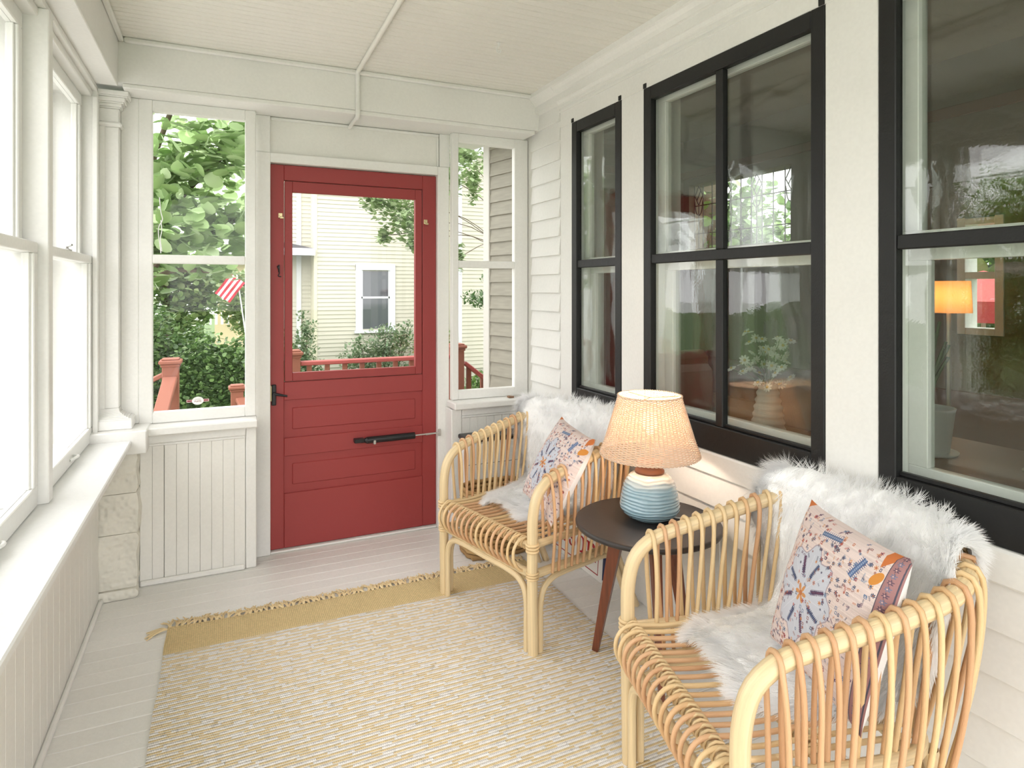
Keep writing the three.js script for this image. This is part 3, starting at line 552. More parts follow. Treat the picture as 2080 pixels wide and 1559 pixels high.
  const t = new THREE.CanvasTexture(cv); t.colorSpace = THREE.SRGBColorSpace; return t;
})();
const weaveBump = tex(256, (u, v) => 255 * (0.5 + 0.25 * Math.sin(u * 6.283 * 64) + 0.25 * Math.sin(v * 6.283 * 64)), false, 3);
mat.pillow = M({ map: pillowTex, color: lin(1, 1, 1), roughness: 0.95, bumpMap: weaveBump, bumpScale: 0.0006 });
mat.pillowBack = M({ color: lin(0.86, 0.85, 0.84), roughness: 0.95, bumpMap: weaveBump, bumpScale: 0.0006 });
function pillowSide(S, T, sgn, sd, us = 1) {
  const n = 30, P = [], uv = [], idx = [], nz = tnoise(8, sd);
  for (let j = 0; j <= n; j++) for (let i = 0; i <= n; i++) {
    const u = -1 + 2 * i / n, v = -1 + 2 * j / n, e = (1 - u * u) * (1 - v * v), inset = 1 - 0.055 * (1 - Math.abs(u * u * u * u)) * Math.abs(v) ** 3, inset2 = 1 - 0.055 * (1 - Math.abs(v * v * v * v)) * Math.abs(u) ** 3;
    const z = sgn * T * Math.pow(Math.max(e, 0), 0.42) * (1 + 0.16 * (nz(u * 0.5 + 0.5, v * 0.5 + 0.5) - 0.5));
    P.push(u * S / 2 * inset2, v * S / 2 * inset, z); uv.push(us * i / n, j / n);
  }
  for (let j = 0; j < n; j++) for (let i = 0; i < n; i++) { const a = j * (n + 1) + i; sgn > 0 ? idx.push(a, a + 1, a + n + 1, a + 1, a + n + 2, a + n + 1) : idx.push(a, a + n + 1, a + 1, a + 1, a + n + 1, a + n + 2); }
  const g = new THREE.BufferGeometry(); g.setAttribute('position', new THREE.Float32BufferAttribute(P, 3)); g.setAttribute('uv', new THREE.Float32BufferAttribute(uv, 2)); g.setIndex(idx); g.computeVertexNormals(); return g;
}
function makePillow(label, at, yaw, tilt, roll, S, sd, us) {
  const t = thing('throw_pillow', label, 'pillow', { group: 'patterned pillows on the rattan armchairs' });
  t.position.set(...at); t.rotation.order = 'YXZ'; t.rotation.set(tilt, yaw, roll);
  part('front_cover', pillowSide(S, 0.055, 1, sd, us), mat.pillow, t); part('back_cover', pillowSide(S, 0.06, -1, sd + 1), mat.pillowBack, t, 'plain white back of the pillow');
  return t;
}
makePillow('faded oriental-print pillow on the chair beside the red door', [1.262, 0.650, -2.298], -1.688, -0.506, -0.056, 0.372, 41, 0.92);
makePillow('faded oriental-print pillow on the near chair', [1.300, 0.655, -1.030], -1.910, -0.317, 0.0, 0.376, 45);

// ---------- round side table ----------
const TX = 1.42, TZ = -1.896, TY = 0.544;
{
  const t = thing('side_table', 'round dark-topped side table with tapered reddish wooden legs', 'side table', { at: [TX, 0, TZ] });
  const R = 0.2636, topM = M({ color: lin(0.026, 0.020, 0.018), roughness: 0.42, clearcoat: 0.1, clearcoatRoughness: 0.3, bumpMap: paintBump, bumpScale: 0.0003 });
  part('tabletop', lathe([[0, TY - 0.022], [R - 0.01, TY - 0.022], [R - 0.002, TY - 0.018], [R, TY - 0.011], [R - 0.002, TY - 0.004], [R - 0.008, TY], [0, TY]], 72), topM, t);
  const legM = M({ color: lin(0.20, 0.060, 0.026), roughness: 0.4, clearcoat: 0.2, map: tex(256, (u, v) => { const k = 0.8 + 0.2 * n32(u * 4, v * 0.25); return [255 * k, 240 * k, 225 * k]; }, true, 2) });
  part('apron_block', lathe([[0, TY - 0.06], [0.07, TY - 0.06], [0.075, TY - 0.0225], [0, TY - 0.0225]], 32), topM, t);
  const a0 = Math.atan2(-0.157, -0.114);
  for (let k = 0; k < 3; k++) {
    const a = a0 + k * 2.094, dx = Math.cos(a), dz = Math.sin(a), foot = V(dx * 0.205, k ? 0.0 : 0.0098, dz * 0.205), top = V(dx * 0.105, TY - 0.0225, dz * 0.105);
    // rectangular tapered leg
    const g = new THREE.CylinderGeometry(0.036, 0.0165, 1, 4, 1); g.rotateY(Math.PI / 4); const d = top.clone().sub(foot), L = d.length(); g.scale(1, L, 0.72); g.translate(0, L / 2, 0);
    g.rotateY(-a); g.applyQuaternion(new THREE.Quaternion().setFromUnitVectors(V(0, 1, 0), d.normalize())); g.translate(foot.x, foot.y, foot.z);
    const gg = g.toNonIndexed(); gg.computeVertexNormals(); part('leg', mUV(gg), legM, t);
    part('bracket', rod([dx * 0.04, TY - 0.05, dz * 0.04], [dx * 0.15, TY - 0.032, dz * 0.15], 0.014, 0.010, 8), topM, t);
  }
}
// ---------- wicker lamp ----------
{
  const LX = 1.440, LZ = -1.912, t = thing('table_lamp', 'lit table lamp with wicker shade and ribbed blue ceramic base', 'lamp', { at: [LX, TY, LZ] });
  // ceramic base with thrown ridges
  const prof = [[0, 0.001], [0.062, 0.001], [0.070, 0.004], [0.088, 0.016], [0.102, 0.030], [0.108, 0.044], [0.1065, 0.062], [0.103, 0.085], [0.0985, 0.107], [0.093, 0.126], [0.085, 0.143], [0.075, 0.155], [0.062, 0.164], [0.052, 0.168]];
  const c2 = new THREE.CatmullRomCurve3(prof.map((p) => V(p[0], p[1], 0)), false, 'centripetal'), nP = 190, NS = 72, L = c2.getLength(), nz = tnoise(16, 77);
  const pos = [], colr = [], uv = [], idx = [];
  for (let i = 0; i <= nP; i++) { const p = c2.getPointAt(i / nP), y = p.y;
    for (let k = 0; k <= NS; k++) { const a = k / NS * 6.2832, wob = (nz(k / NS, y * 3) - 0.5) * 0.009, rid = y > 0.012 ? 0.0010 * Math.sin((y + wob) * 6.2832 / 0.0118) : 0, r = Math.max(0, p.x + (p.x > 0.05 ? rid : 0)); pos.push(r * Math.cos(a), y, r * Math.sin(a)); uv.push(k / NS, y / 0.17);
      // glaze: teal-blue below, sandy near the neck, breaking pale over the ridges
      const f = Math.min(1, Math.max(0, (y - 0.122 + wob * 2) / 0.035)), br = rid * 40, blue = [0.27 + br, 0.41 + br, 0.48 + br], sand = [0.56 + br, 0.52 + br, 0.45 + br];
      for (let q = 0; q < 3; q++) colr.push(blue[q] * (1 - f) + sand[q] * f); } }
  for (let i = 0; i < nP; i++) for (let k = 0; k < NS; k++) { const a = i * (NS + 1) + k; idx.push(a, a + NS + 1, a + 1, a + 1, a + NS + 1, a + NS + 2); }
  const g = new THREE.BufferGeometry(); g.setAttribute('position', new THREE.Float32BufferAttribute(pos, 3)); g.setAttribute('color', new THREE.Float32BufferAttribute(colr, 3)); g.setAttribute('uv', new THREE.Float32BufferAttribute(uv, 2)); g.setIndex(idx); g.computeVertexNormals();
  part('ceramic_base', g, M({ color: lin(1, 1, 1), vertexColors: true, roughness: 0.16, clearcoat: 0.8, clearcoatRoughness: 0.05 }), t, 'ribbed pale blue glazed base');
  const wood = M({ color: lin(0.22, 0.075, 0.03), roughness: 0.45 });
  part('neck', lathe([[0, 0.168], [0.052, 0.168], [0.054, 0.172], [0.053, 0.178], [0.046, 0.183], [0.044, 0.190], [0.046, 0.205], [0.047, 0.210], [0, 0.211]], 40), wood, t, 'wooden collar under the shade');
  part('stem', rod([0, 0.21, 0], [0, 0.315, 0], 0.008, 0.008), mat.brass, t);
  // woven shade
  const y0 = 0.237, y1 = 0.450, r0 = 0.183, r1 = 0.1145, ROWS = 58, ST = 64;
  const RA = (s) => r0 + (r1 - r0) * s - 0.006 * Math.sin(s * 3.1416) + (s < 0.04 ? -0.004 * (1 - s / 0.04) : 0);
  const wick = M({ color: lin(0.86, 0.70, 0.54), roughness: 0.6, transmission: 0.35, thickness: 0 });
  const rows = [];
  for (let i = 0; i < ROWS; i++) {
    const s = (i + 0.5) / ROWS, y = y0 + (y1 - y0) * s, pts = []; const R = RA(s), n = ST * 2;
    const P = [], C = [], K = 5, hh = (y1 - y0) / ROWS * 0.52;
    for (let k = 0; k <= n; k++) { const a = k / n * 6.2832, wv = 0.0022 * Math.cos(k * Math.PI / 2 * 1 + (i % 2) * Math.PI); for (let q = 0; q < K; q++) { const th = q / K * 6.2832, r = R + wv + 0.0014 * Math.cos(th); P.push([r * Math.cos(a), y + hh * Math.sin(th), r * Math.sin(a)]); } }
    const ix = []; for (let k = 0; k < n; k++) for (let q = 0; q < K; q++) { const a = k * K + q, b = k * K + (q + 1) % K; ix.push(a, b, a + K, b, b + K, a + K); }
    const gg = new THREE.BufferGeometry(); gg.setAttribute('position', new THREE.Float32BufferAttribute(P.flat(), 3)); gg.setIndex(ix); gg.computeVertexNormals(); rows.push(gg);
  }
  const sh = part('shade', mergeGeometries(rows), wick, t, 'woven wicker lampshade'); sh.userData.kind = 'stuff';
  const stakes = []; for (let k = 0; k < ST; k++) { const a = (k + 0.5) / ST * 6.2832 * 1; stakes.push(rod([RA(0) * Math.cos(a), y0, RA(0) * Math.sin(a)], [RA(1) * Math.cos(a), y1, RA(1) * Math.sin(a)], 0.0017, 0.0014, 5)); }
  part('stakes', mergeGeometries(stakes), wick, sh).userData.kind = 'stuff';
  for (const [y, r] of [[y0 - 0.001, RA(0) + 0.001], [y1 + 0.001, RA(1) + 0.001]]) { const list = []; for (const ph of [0, 3.1416]) { const pts = []; for (let k = 0; k < 240; k++) { const a = k / 240 * 6.2832, w = a * 40 + ph; pts.push(V((r + 0.0022 * Math.cos(w)) * Math.cos(a), y + 0.0022 * Math.sin(w), (r + 0.0022 * Math.cos(w)) * Math.sin(a))); } list.push(new THREE.TubeGeometry(new THREE.CatmullRomCurve3(pts, true), 480, 0.002, 5, true)); } part('rim', mergeGeometries(list), wick, sh); }
  const bulbM = M({ color: lin(1, 0.9, 0.75), emissive: lin(1, 0.78, 0.55), emissiveIntensity: 2.2, roughness: 0.5 });
  part('bulb', lathe([[0, 0.395], [0.016, 0.390], [0.028, 0.375], [0.031, 0.355], [0.025, 0.335], [0.014, 0.32], [0.013, 0.31], [0, 0.31]], 24), bulbM, t);
  const pl = new THREE.PointLight(lin(1, 0.83, 0.69), 0.16); pl.position.set(0, 0.36, 0); pl.castShadow = true; pl.shadow.radius = 1.4; t.add(pl);
  const spider = []; for (let k = 0; k < 3; k++) { const a = k * 2.094 + 0.4; spider.push(rod([0, 0.442, 0], [0.112 * Math.cos(a), 0.448, 0.112 * Math.sin(a)], 0.0015, 0.0015, 6)); }
  part('spider', mergeGeometries(spider), mat.brass, sh);
  part('cord', tube([[0.06, 0.004, 0.02], [0.11, 0.003, 0.08], [0.16, 0.003, 0.12], [0.205, 0.002, 0.10], [0.232, -0.03, 0.10], [0.236, -0.2, 0.11], [0.234, -0.45, 0.13], [0.22, -0.540, 0.2], [0.215, -0.5405, 0.5]], 0.003, 60, 6), M({ color: lin(0.8, 0.8, 0.78), roughness: 0.5 }), t, 'white lamp cord');
}

// ---------- rug ----------
{
  const x0 = -0.198, x1 = 1.405, z0 = -2.905, z1 = 0.35, H = 0.008;
  const t = thing('rug', 'flatwoven yellow and white rug with a tasselled fringe', 'rug');
  const ROW = 0.0118, PX = 0.72, NR = 64, PZ = ROW * NR;
  const nz = tnoise(64, 61), nz2 = tnoise(16, 62);
  const bit = (u, v) => { const r = Math.floor(v * NR), tri = Math.abs(((r * 1) % 16) - 8), off = tri * 0.022 + (r % 2) * 0.012 + 0.03 * (nz2(0.3, v) - 0.5), x = u * PX + off; const cell = Math.floor(x / 0.12), inx = x / 0.12 - cell; const yel = (r + cell) % 2; const blobz = inx > 0.80 && ((r >> 1) % 2 === (cell & 1)); return blobz ? 1 : yel; };
  const fieldMap = tex(1024, (u, v) => { const r = v * NR, fr = r - Math.floor(r), yl = bit(u + 0.002 * (nz(u, v) - 0.5), v), s = Math.sin(u * 6.2832 * 120 + Math.floor(r) * 3.14), g = 0.95 + 0.06 * nz(u, v) + 0.02 * s - (yl ? 0.0 : 0); const fleck = nz(v, u) > 0.86 ? 0.92 : 1; const c = yl && fr > 0.12 && fr < 0.88 ? [226, 204, 160] : [241, 238, 233]; const e = 1; return c.map((q) => q * g * fleck * e); }, true, 1);
  const fieldBump = tex(1024, (u, v) => { const r = v * NR, fr = r - Math.floor(r), yl = bit(u, v); return 255 * ((yl ? 0.45 : 0.75) * Math.sin(fr * 3.1416) * (0.75 + 0.25 * Math.abs(Math.sin(u * 3.1416 * 120 + Math.floor(r) * 1.57))) + 0.15 * nz(u, v)); }, false, 1);
  for (const q of [fieldMap, fieldBump]) q.repeat.set(1 / PX, 1 / PZ);
  const field = M({ map: fieldMap, bumpMap: fieldBump, bumpScale: 0.005, roughness: 1 });
  const bandMap = tex(512, (u, v) => { const s = 0.86 + 0.1 * Math.abs(Math.sin(u * 3.1416 * 40)) * Math.abs(Math.sin(v * 3.1416 * 44)) + 0.08 * (nz(u, v) - 0.5); const w = Math.sin(u * 6.28 * 20) * Math.sin(v * 6.28 * 22) > 0.75 ? 1.08 : 1; return [236 * s * w, 210 * s * w, 156 * s * w]; }, true, 1 / 0.3);
  const bandBump = tex(512, (u, v) => 255 * Math.abs(Math.sin(u * 3.1416 * 40)) * Math.abs(Math.sin(v * 3.1416 * 44)), false, 1 / 0.3);
  const band = M({ map: bandMap, bumpMap: bandBump, bumpScale: 0.0018, roughness: 1 });
  // gently wavering sheet with thickness
  const sheet = (za, zb, m, name) => {
    const nx = 60, nzs = Math.max(8, Math.round((zb - za) / 0.04)), n2 = tnoise(8, 63); const P = [], U = [], I = [];
    for (let j = 0; j <= nzs; j++) for (let i = 0; i <= nx; i++) { const z = za + (zb - za) * j / nzs, ed = 0.006 * (n2(0.1, z * 0.9) - 0.5), x = x0 + (x1 - x0) * i / nx + (i === 0 || i === nx ? ed : 0); const far = z === -2.905 ? -0.028 * Math.pow(1 - i / nx, 6) + 0.006 * (n2(i / nx, 0.3) - 0.5) : 0; P.push([x, H + 0.0015 * n2(x * 0.8, z * 0.8), z + far]); U.push([x, z]); }
    const A = (i, j) => j * (nx + 1) + i; for (let j = 0; j < nzs; j++) for (let i = 0; i < nx; i++) I.push(A(i, j), A(i, j + 1), A(i + 1, j), A(i + 1, j), A(i, j + 1), A(i + 1, j + 1));
    // skirt
    const base = P.length; const rim = []; for (let i = 0; i <= nx; i++) rim.push(A(i, 0)); for (let j = 1; j <= nzs; j++) rim.push(A(nx, j)); for (let i = nx - 1; i >= 0; i--) rim.push(A(i, nzs)); for (let j = nzs - 1; j > 0; j--) rim.push(A(0, j));
    rim.forEach((k) => { P.push([P[k][0], 0.0008, P[k][2]]); U.push([U[k][0] + 0.006, U[k][1] + 0.006]); });
    rim.forEach((k, q) => { const q2 = (q + 1) % rim.length; I.push(k, rim[q2], base + q, rim[q2], base + q2, base + q); });
    const g = new THREE.BufferGeometry(); g.setAttribute('position', new THREE.Float32BufferAttribute(P.flat(), 3)); g.setAttribute('uv', new THREE.Float32BufferAttribute(U.flat(), 2)); g.setIndex(I); g.computeVertexNormals(); return part(name, g, m, t);
  };
  sheet(-2.905, -2.715, band, 'border_band'); sheet(-2.7149, z1, field, 'woven_field');
  // tassels
  const yarn = [M({ color: lin(0.80, 0.64, 0.38), roughness: 1 }), M({ color: lin(0.72, 0.55, 0.31), roughness: 1 })];
  const variants = []; for (let k = 0; k < 6; k++) {
    const list = []; for (let s = 0; s < 7; s++) { const a = rr(-0.5, 0.5), L = rr(0.042, 0.066), sd = rr(-0.4, 0.4); list.push(tube([[rr(-0.003, 0.003), 0.006, 0.004], [Math.sin(a + sd) * L * 0.3, 0.011, -L * 0.35], [Math.sin(a + sd) * L * 0.7, rr(0.006, 0.010), -L * 0.7], [Math.sin(a * 1.5 + sd) * L, rr(0.004, 0.009), -L]], 0.0026, 7, 4)); }
    const kn = new THREE.SphereGeometry(0.0055, 8, 6); kn.scale(1.1, 0.9, 1); kn.translate(0, 0.0065, -0.001); list.push(kn); variants.push(mergeGeometries(list));
  }
  const NT = 74; for (let k = 0; k < NT; k++) { const f = k / (NT - 1), x = x0 + 0.012 + (x1 - x0 - 0.024) * f, p = part('tassel', variants[k % 6], yarn[k % 2], t); p.position.set(x, 0.0005, -2.905 - 0.028 * Math.pow(1 - f, 6)); p.rotation.y = rr(-0.6, 0.35); }
  const big = []; for (let s = 0; s < 16; s++) { const a = rr(-0.12, 0.12); big.push(tube([[0, 0.008, 0], [-0.02, 0.012 + rr(-0.003, 0.003), a * 0.08], [-0.045, 0.008, a * 0.2], [-0.07 + rr(-0.01, 0.01), 0.004, 0.012 + a * 0.3]], 0.002, 10, 5)); }
  part('corner_tassel', mergeGeometries(big), yarn[0], t).position.set(x0 + 0.004, 0, -2.915);
}

// ---------- odds and ends ----------
{
  const cd = thing('conduit', 'thin painted conduit across the ceiling and down the header', 'conduit');
  part('pipe', tube([[0.60, CY - 0.012, ZN], [0.615, CY - 0.012, -1.0], [0.632, CY - 0.012, -2.4], [0.641, CY - 0.012, -3.26]], 0.0115, 24, 12), mat.ceil, cd);
  part('elbow', tube([[0.641, CY - 0.012, -3.255], [0.641, CY - 0.014, -3.285], [0.642, CY - 0.035, -3.297], [0.642, CY - 0.06, -3.298]], 0.0115, 12, 10), mat.trim, cd);
  part('drop', rod([0.642, CY - 0.05, -3.298], [0.643, 2.292, -3.298], 0.011, 0.011), mat.trim, cd);
  part('elbow', tube([[0.643, 2.31, -3.298], [0.643, 2.285, -3.298], [0.643, 2.276, -3.305], [0.643, 2.274, -3.325]], 0.0125, 12, 10), mat.trim, cd);
  part('soffit_run', rod([0.643, 2.276, -3.31], [0.643, 2.272, -3.533], 0.010, 0.010), mat.trim, cd);
  const hk = thing('ceiling_hook', 'small white swag hook screwed into the ceiling', 'hook');
  part('plate', lathe([[0, CY], [0.009, CY], [0.009, CY - 0.004], [0, CY - 0.004]], 16).translate(1.156, 0, -2.658), mat.sash, hk);
  part('hook', tube([[1.156, CY - 0.003, -2.658], [1.156, CY - 0.018, -2.658], [1.148, CY - 0.028, -2.658], [1.147, CY - 0.040, -2.658], [1.156, CY - 0.047, -2.658], [1.166, CY - 0.040, -2.658], [1.165, CY - 0.030, -2.658]], 0.0035, 28, 8), mat.sash, hk);
  // board sign leaning on the house wall behind the far chair
  const cv = document.createElement('canvas'); cv.width = 1024; cv.height = 640; const c = cv.getContext('2d');
  c.fillStyle = '#f1efea'; c.fillRect(0, 0, 1024, 640); c.strokeStyle = '#a3232b'; c.lineWidth = 9; c.strokeRect(40, 40, 944, 560);
  c.fillStyle = '#b0222c'; c.font = 'bold 270px serif'; c.textAlign = 'right'; c.fillText('Cson', 955, 510);
  const tx = new THREE.CanvasTexture(cv); tx.colorSpace = THREE.SRGBColorSpace;
  const sg = thing('leaning_sign', 'white board sign with red lettering and border leaning on the house wall', 'sign', { at: [1.628, 0, -2.83], turn: -Math.PI / 2 });
  const inn = new THREE.Group();
  const bd = part('board', boxGeo(-0.29, 0.29, 0.0, 0.36, -0.036, 0, 0.002), M({ color: lin(0.86, 0.85, 0.83), roughness: 0.5 }), sg); bd.rotation.x = -0.07;
  const face = part('printed_face', new THREE.PlaneGeometry(0.572, 0.352).translate(0, 0.18, 0.0008), M({ map: tx, roughness: 0.5 }), sg); face.rotation.x = -0.07;
  part('navy_edge', boxGeo(0.289, 0.2915, 0.012, 0.30, -0.028, -0.008, 0), M({ color: lin(0.02, 0.03, 0.10), roughness: 0.5 }), sg).rotation.x = -0.07;
  // white bin and seagrass basket between the far chair and the end wall
  const bx = thing('storage_bin', 'white bin with a black lid edge behind the far chair', 'bin', { at: [1.42, 0, -3.29] });
  part('body', boxGeo(-0.20, 0.20, 0.0005, 0.545, -0.075, 0.06, 0.008), mat.sash, bx); part('lid', boxGeo(-0.205, 0.205, 0.546, 0.572, -0.08, 0.066, 0.006), mat.iron, bx, 'black lid'); part('seam', boxGeo(-0.2005, 0.2005, 0.425, 0.429, 0.058, 0.0608, 0), M({ color: lin(0.3, 0.3, 0.3) }), bx);
  const bk = thing('seagrass_basket', 'brown braided seagrass basket behind the far chair', 'basket', { at: [1.33, 0, -3.11] });
  const gr = [M({ color: lin(0.36, 0.22, 0.09), roughness: 1 }), M({ color: lin(0.46, 0.30, 0.13), roughness: 1 })];
  for (let i = 0; i < 15; i++) { const pts = []; for (let k = 0; k < 40; k++) { const a = k / 40 * 6.2832, q = 4, rx = 0.17, rz = 0.105, cs = Math.cos(a), sn = Math.sin(a), f = Math.pow(Math.pow(Math.abs(cs), q) + Math.pow(Math.abs(sn), q), -1 / q); pts.push(V(rx * cs * f * (1 + 0.012 * Math.sin(k * 2.6 + i)), 0.0122 + i * 0.0232 + 0.002 * Math.sin(k * 1.7), rz * sn * f * (1 + 0.012 * Math.cos(k * 2.6 + i)))); } part('braid', new THREE.TubeGeometry(new THREE.CatmullRomCurve3(pts, true), 110, 0.0118, 6, true), gr[i % 2], bk); }
  part('base', boxGeo(-0.165, 0.165, 0.001, 0.012, -0.10, 0.10, 0.003), gr[0], bk);
}

// ================= ROOM BEHIND THE BLACK WINDOWS =================
{
  const olive = M({ color: lin(0.15, 0.12, 0.07), roughness: 0.8 }), oak = M({ color: lin(0.16, 0.07, 0.03), roughness: 0.5 }), pale = M({ color: lin(0.35, 0.31, 0.24), roughness: 0.8 });
  const X0 = 1.885, X1 = 3.55, Z0 = -4.25, Z1 = ZN;
  const fl = struct('floor_parlor', 'dark wooden floor of the room behind the black windows', 'floor');
  for (let i = 0; i < 14; i++) part('plank', boxGeo(X0 - 0.09 + i * 0.125, X0 - 0.09 + (i + 1) * 0.125 - 0.002, 0, 0.06, Z0, Z1, 0.002), oak, fl);
  const ce = struct('ceiling_parlor', 'plain ceiling of the room behind the black windows', 'ceiling');
  part('slab', boxGeo(1.80, X1 + 0.2, 2.62, 2.75, Z0 - 0.1, Z1 + 0.1, 0), pale, ce);
  const wp = struct('wall_parlor', 'olive walls of the room behind the black windows', 'wall');
  part('panel', boxGeo(1.80, X0, 2.50, 2.62, Z0, Z1, 0), olive, wp); part('panel', boxGeo(1.97, 2.03, 0, 2.62, Z0, -3.585, 0), olive, wp); part('panel', boxGeo(1.885, 2.03, 0, 2.62, -3.60, -3.56, 0), olive, wp);
  part('panel', boxGeo(1.88, X1 + 0.2, 0, 2.62, Z0 - 0.12, Z0, 0), olive, wp); part('panel', boxGeo(1.80, X1 + 0.2, 0, 2.62, Z1, Z1 + 0.12, 0), olive, wp);
  // far wall with three openings
  const F = (y0, y1, za, zb) => part('panel', boxGeo(X1, X1 + 0.15, y0, y1, za, zb, 0), olive, wp);
  const op = [[-4.18, -3.14, 1.717, 2.244], [-2.06, -1.84, 1.15, 1.76]]; let z = Z0;
  for (const [a, b, y0, y1] of op) { F(0, 2.62, z, a); F(0, y0, a, b); F(y1, 2.62, a, b); z = b; } F(0, 2.62, z, Z1);
  part('picture_rail', boxGeo(X1 - 0.02, X1, 2.30, 2.36, Z0, Z1, 0.003), oak, wp); part('wainscot', boxGeo(X1 - 0.015, X1, 0.06, 0.85, Z0, Z1, 0.003), oak, wp);
  part('picture_rail', boxGeo(2.03, X1 - 0.02, 2.30, 2.36, Z0, Z0 + 0.02, 0.003), oak, wp);
  // leaded window
  const lw = struct('window_13', 'leaded-glass window high on the far wall of the inner room', 'window'), lead = M({ color: lin(0.05, 0.05, 0.05), roughness: 0.5 });
  const [a, b, y0, y1] = op[0], W = b - a, H = y1 - y0, xm = X1 + 0.06, bar = (z0, yy0, z1, yy1) => part('came', rod([xm, yy0, z0], [xm, yy1, z1], 0.0045, 0.0045, 5), lead, lw);
  part('pane', boxGeo(xm - 0.001, xm + 0.001, y0, y1, a, b, 0), mat.glass, lw);
  for (let k = 0; k <= 10; k++) bar(a + W * k / 10, y0, a + W * k / 10, y1);
  for (const f of [0.24, 0.68]) bar(a, y0 + H * f, b, y0 + H * f);
  for (const k of [0.5, 3.5, 6.5, 9.5]) { const zc = a + W * k / 10, yc = y0 + H * 0.84, d = H * 0.15, e = W * 0.045; bar(zc - e, yc, zc, yc + d); bar(zc, yc + d, zc + e, yc); bar(zc + e, yc, zc, yc - d); bar(zc, yc - d, zc - e, yc); bar(zc - e / 2, yc - d / 2, zc + e / 2, yc + d / 2); bar(zc, yc - d, zc, y0); part('came', tube([[xm, yc - d * 0.6, zc - e], [xm, yc - d * 1.8, zc - e * 0.6], [xm, yc - d * 2.1, zc], [xm, yc - d * 1.8, zc + e * 0.6], [xm, yc - d * 0.6, zc + e]], 0.0045, 14, 5), lead, lw); }
  for (const [n, lab, o] of [[14, 'plain window of the inner room with a red parasol outside', op[1]]]) {
    const g = struct('window_' + n, lab, 'window'), [za, zb, ya, yb] = o;
    part('pane', boxGeo(xm - 0.001, xm + 0.001, ya, yb, za, zb, 0), mat.glass, g);
    for (const zz of [za, zb - 0.04]) part('stile', boxGeo(X1 - 0.01, X1 + 0.10, ya, yb, zz, zz + 0.04, 0.002), mat.sash, g);
    for (const yy of [ya, (ya + yb) / 2 - 0.015, yb - 0.04]) part('rail', boxGeo(X1 - 0.01, X1 + 0.10, yy, yy + 0.035, za + 0.04, zb - 0.04, 0.002), mat.sash, g);
  }
  // furniture inside
  const tb = thing('parlor_table', 'wooden table seen through the wide black window', 'table', { at: [2.36, 0.06, -2.15] }), walnut = M({ color: lin(0.30, 0.15, 0.06), roughness: 0.4 });
  part('tabletop', boxGeo(-0.36, 0.36, 0.575, 0.605, -0.55, 0.55, 0.006), walnut, tb); for (const sx of [-1, 1]) for (const sz of [-1, 1]) part('leg', rod([sx * 0.31, 0, sz * 0.5], [sx * 0.31, 0.575, sz * 0.5], 0.018, 0.026), walnut, tb);
  const vs = thing('ribbed_vase', 'grey-white ribbed vase on the table inside the window', 'vase', { at: [2.20, 0.666, -2.07] });
  const vp = [[0, 0], [0.062, 0.001]]; for (let k = 0; k <= 60; k++) { const s = k / 60; vp.push([(0.078 - 0.040 * Math.pow(s, 1.6)) + 0.0035 * Math.sin(s * 60), 0.004 + s * 0.30]); } vp.push([0.034, 0.30]);
  part('body', lathe(vp, 40), M({ color: lin(0.72, 0.71, 0.68), roughness: 0.35 }), vs);
  const fl2 = thing('daisy_bouquet', 'bunch of small white daisies standing in the ribbed vase', 'flowers', { at: [2.20, 0.94, -2.07] });
  const pet = M({ color: lin(0.95, 0.95, 0.93), roughness: 0.8 }), eye = M({ color: lin(0.6, 0.42, 0.05), roughness: 0.8 }), stemM = M({ color: lin(0.10, 0.18, 0.05), roughness: 0.8 });
  const daisy = []; for (let k = 0; k < 9; k++) { const g = new THREE.SphereGeometry(0.009, 6, 4); g.scale(1, 0.18, 0.45); g.translate(0.010, 0, 0); g.rotateY(k * 0.698); daisy.push(g); } const dg = mergeGeometries(daisy), eg = new THREE.SphereGeometry(0.005, 8, 6); eg.scale(1, 0.6, 1);
  for (let k = 0; k < 46; k++) { const a2 = rr(0, 6.28), r = rr(0.02, 0.17), h = rr(0.02, 0.26), p = [r * Math.cos(a2) * 0.8, h, r * Math.sin(a2) - 0.02]; const f = part('flower', dg, pet, fl2); f.position.set(...p); f.scale.setScalar(1.35); f.rotation.set(rr(-0.7, 0.7), rr(0, 6), rr(0.2, 1.3)); part('flower_eye', eg, eye, f).position.y = 0.003; part('stem', tube([[0, 0.0, 0], [p[0] * 0.4, h * 0.5, p[2] * 0.4], p], 0.0015, 6, 4), stemM, fl2); }
  const ac = thing('parlor_armchair', 'cream upholstered armchair inside, left of the vase', 'armchair', { at: [2.80, 0.06, -3.25] }), cloth = M({ color: lin(0.42, 0.30, 0.18), roughness: 0.9 }), cream = M({ color: lin(0.6, 0.54, 0.45), roughness: 0.9 });
  part('seat', boxGeo(-0.32, 0.32, 0.15, 0.42, -0.32, 0.32, 0.05), cloth, ac); part('backrest', boxGeo(-0.32, 0.32, 0.42, 0.90, -0.32, -0.17, 0.05), cloth, ac); for (const s of [-1, 1]) { part('armrest', boxGeo(s * 0.32 - 0.07, s * 0.32 + 0.07, 0.15, 0.60, -0.30, 0.32, 0.045), cloth, ac); for (const q of [-1, 1]) part('leg', rod([s * 0.27, 0, q * 0.26], [s * 0.27, 0.16, q * 0.26], 0.016, 0.022), oak, ac); }
  part('cushion', boxGeo(-0.22, 0.24, 0.43, 0.82, -0.17, -0.05, 0.04), cream, ac);
  const fp = thing('floor_lamp', 'brass floor lamp with an orange drum shade in the inner room', 'lamp', { at: [3.15, 0.06, -1.87] });
  part('base', lathe([[0, 0], [0.12, 0], [0.12, 0.012], [0.02, 0.03], [0, 0.03]], 32), mat.brass, fp); part('pole', rod([0, 0.02, 0], [0, 1.24, 0], 0.010, 0.010), mat.brass, fp);
